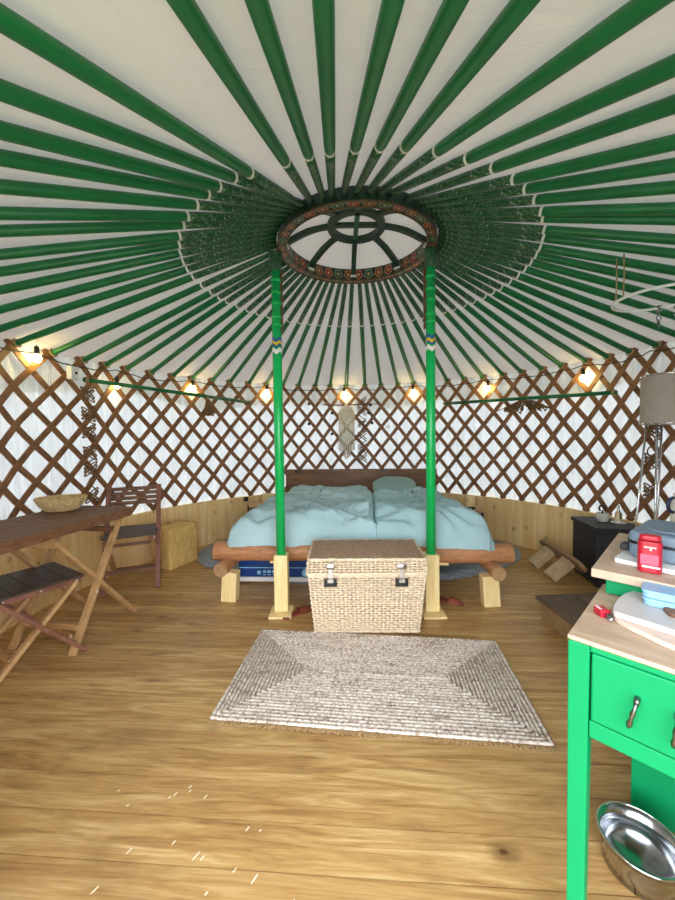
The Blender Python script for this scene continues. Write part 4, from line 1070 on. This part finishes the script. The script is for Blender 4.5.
B1=smoothpoly(ip([(613,608),(617,598),(630,590),(655,588),(690,596),(718,608),(722,630),(700,636),(672,628),(644,619),(624,613)],.79))
board('upper grey white rounded board on the near green cabinet',B1,.7730,.014,M['greyboard'])
p=atz(602,612,.768); p2=atz(615,622,.768); ta=atan2(p2.y-p.y,p2.x-p.x)
t=thing('red_multitool','red handled pocket tool with metal blade beside the grey boards','pocket tool',(p.x,p.y,.7605),ta)
m=MB(); m.box((0,0,.009),(.030,.024,.018)); m.build('red_grip',M['red'],t,bevel=.003)
for k in range(3):
    m=MB(); m.box((-.008+.007*k,-.007,.0183),(.0022,.007,.001)); m.build('white_mark',M['white'],t)
m=MB(); m.tube([(.016,0,.008),(.022,.003,.009),(.03,.001,.007),(.036,.002,.006)],[.004,.006,.004,.003],8); m.tube([(.03+.006*cos(q),.006*sin(q),.006) for q in [2*pi*j/10 for j in range(10)]],.0018,6,closed=True); m.build('metal_clasp',M['steel'],t,smooth=True)
p=atz(670,601,.80)
for k,(dz,lab) in enumerate(((0,'lower pale blue lidded box on the grey board, under another'),(.019,'upper pale blue lidded box stacked on another at right edge'))):
    t=thing('plastic_box',lab,'plastic box',(p.x-.001*k,p.y+.001*k,.7875+dz),radians(-42),'pale blue plastic boxes')
    m=MB(); m.prism(rrect(.094,.062,.014),0,.012); m.build('tub',M['bluelid'],t,bevel=.003)
    m=MB(); m.prism(rrect(.100,.068,.016),.0122,.0185); m.build('lid',M['bluelid'],t,bevel=.002)
p=atz(676,613,.79)
m=MB(); m.prism(rrect(.055,.04,.010),0,.008); o=m.build('brown_coaster',M['brown'],loc=(p.x+.006,p.y-.006,.7875),rotz=radians(-20),bevel=.002); tag(o,'small brown wooden piece on the grey board before the blue boxes','wooden piece')
# bowl under the cabinet
t=thing('steel_bowl','shiny round steel bowl on the floor under the near cabinet','bowl',(.812,.940,0))
m=MB(); m.lathe([(1e-5,.001),(.075,.001),(.084,.006),(.088,.05),(.094,.088),(.097,.09),(.091,.091),(.084,.05),(.079,.012),(1e-5,.010)],48); m.build('basin',M['steel'],t,smooth=True)
m=MB(); m.tube([(.0955*cos(q),.0955*sin(q),.0905) for q in [2*pi*j/48 for j in range(48)]],.003,6,closed=True); m.build('rolled_rim',M['chrome'],t,smooth=True)
# ------------------------------------------------------------------ light
w=bpy.data.worlds.new('World'); bpy.context.scene.world=w; w.use_nodes=True
nt=w.node_tree; bg=nt.nodes['Background']
tc=nt.nodes.new('ShaderNodeTexCoord'); sp=nt.nodes.new('ShaderNodeSeparateXYZ'); rp=nt.nodes.new('ShaderNodeValToRGB')
nt.links.new(tc.outputs['Generated'],sp.inputs[0]); nt.links.new(sp.outputs[2],rp.inputs[0])
e=rp.color_ramp.elements; e[0].position=0.0; e[0].color=(.92,.95,1.0,1); e[1].position=1.0; e[1].color=(.80,.90,1.0,1)
nt.links.new(rp.outputs[0],bg.inputs[0]); bg.inputs[1].default_value=8.0
# ------------------------------------------------------------------ camera
cd_=bpy.data.cameras.new('Camera'); cam=bpy.data.objects.new('Camera',cd_); COL.objects.link(cam)
cd_.sensor_fit='VERTICAL'; cd_.sensor_height=24; cd_.lens=FPX/900*24; cd_.clip_start=.02
cam.matrix_world=Matrix.Translation(CAM)@(Matrix.Rotation(pi/2-PIT,4,'X')@Matrix.Rotation(-ROL,4,'Z'))
sc=bpy.context.scene; sc.camera=cam
sc.view_settings.view_transform='Standard'; sc.view_settings.look='None'; sc.view_settings.gamma=1; sc.view_settings.exposure=0.0; sc.view_settings.use_curve_mapping=False
sc.cycles.max_bounces=10; sc.cycles.diffuse_bounces=6; sc.cycles.transmission_bounces=6; sc.cycles.use_denoising=True; sc.cycles.sample_clamp_indirect=8
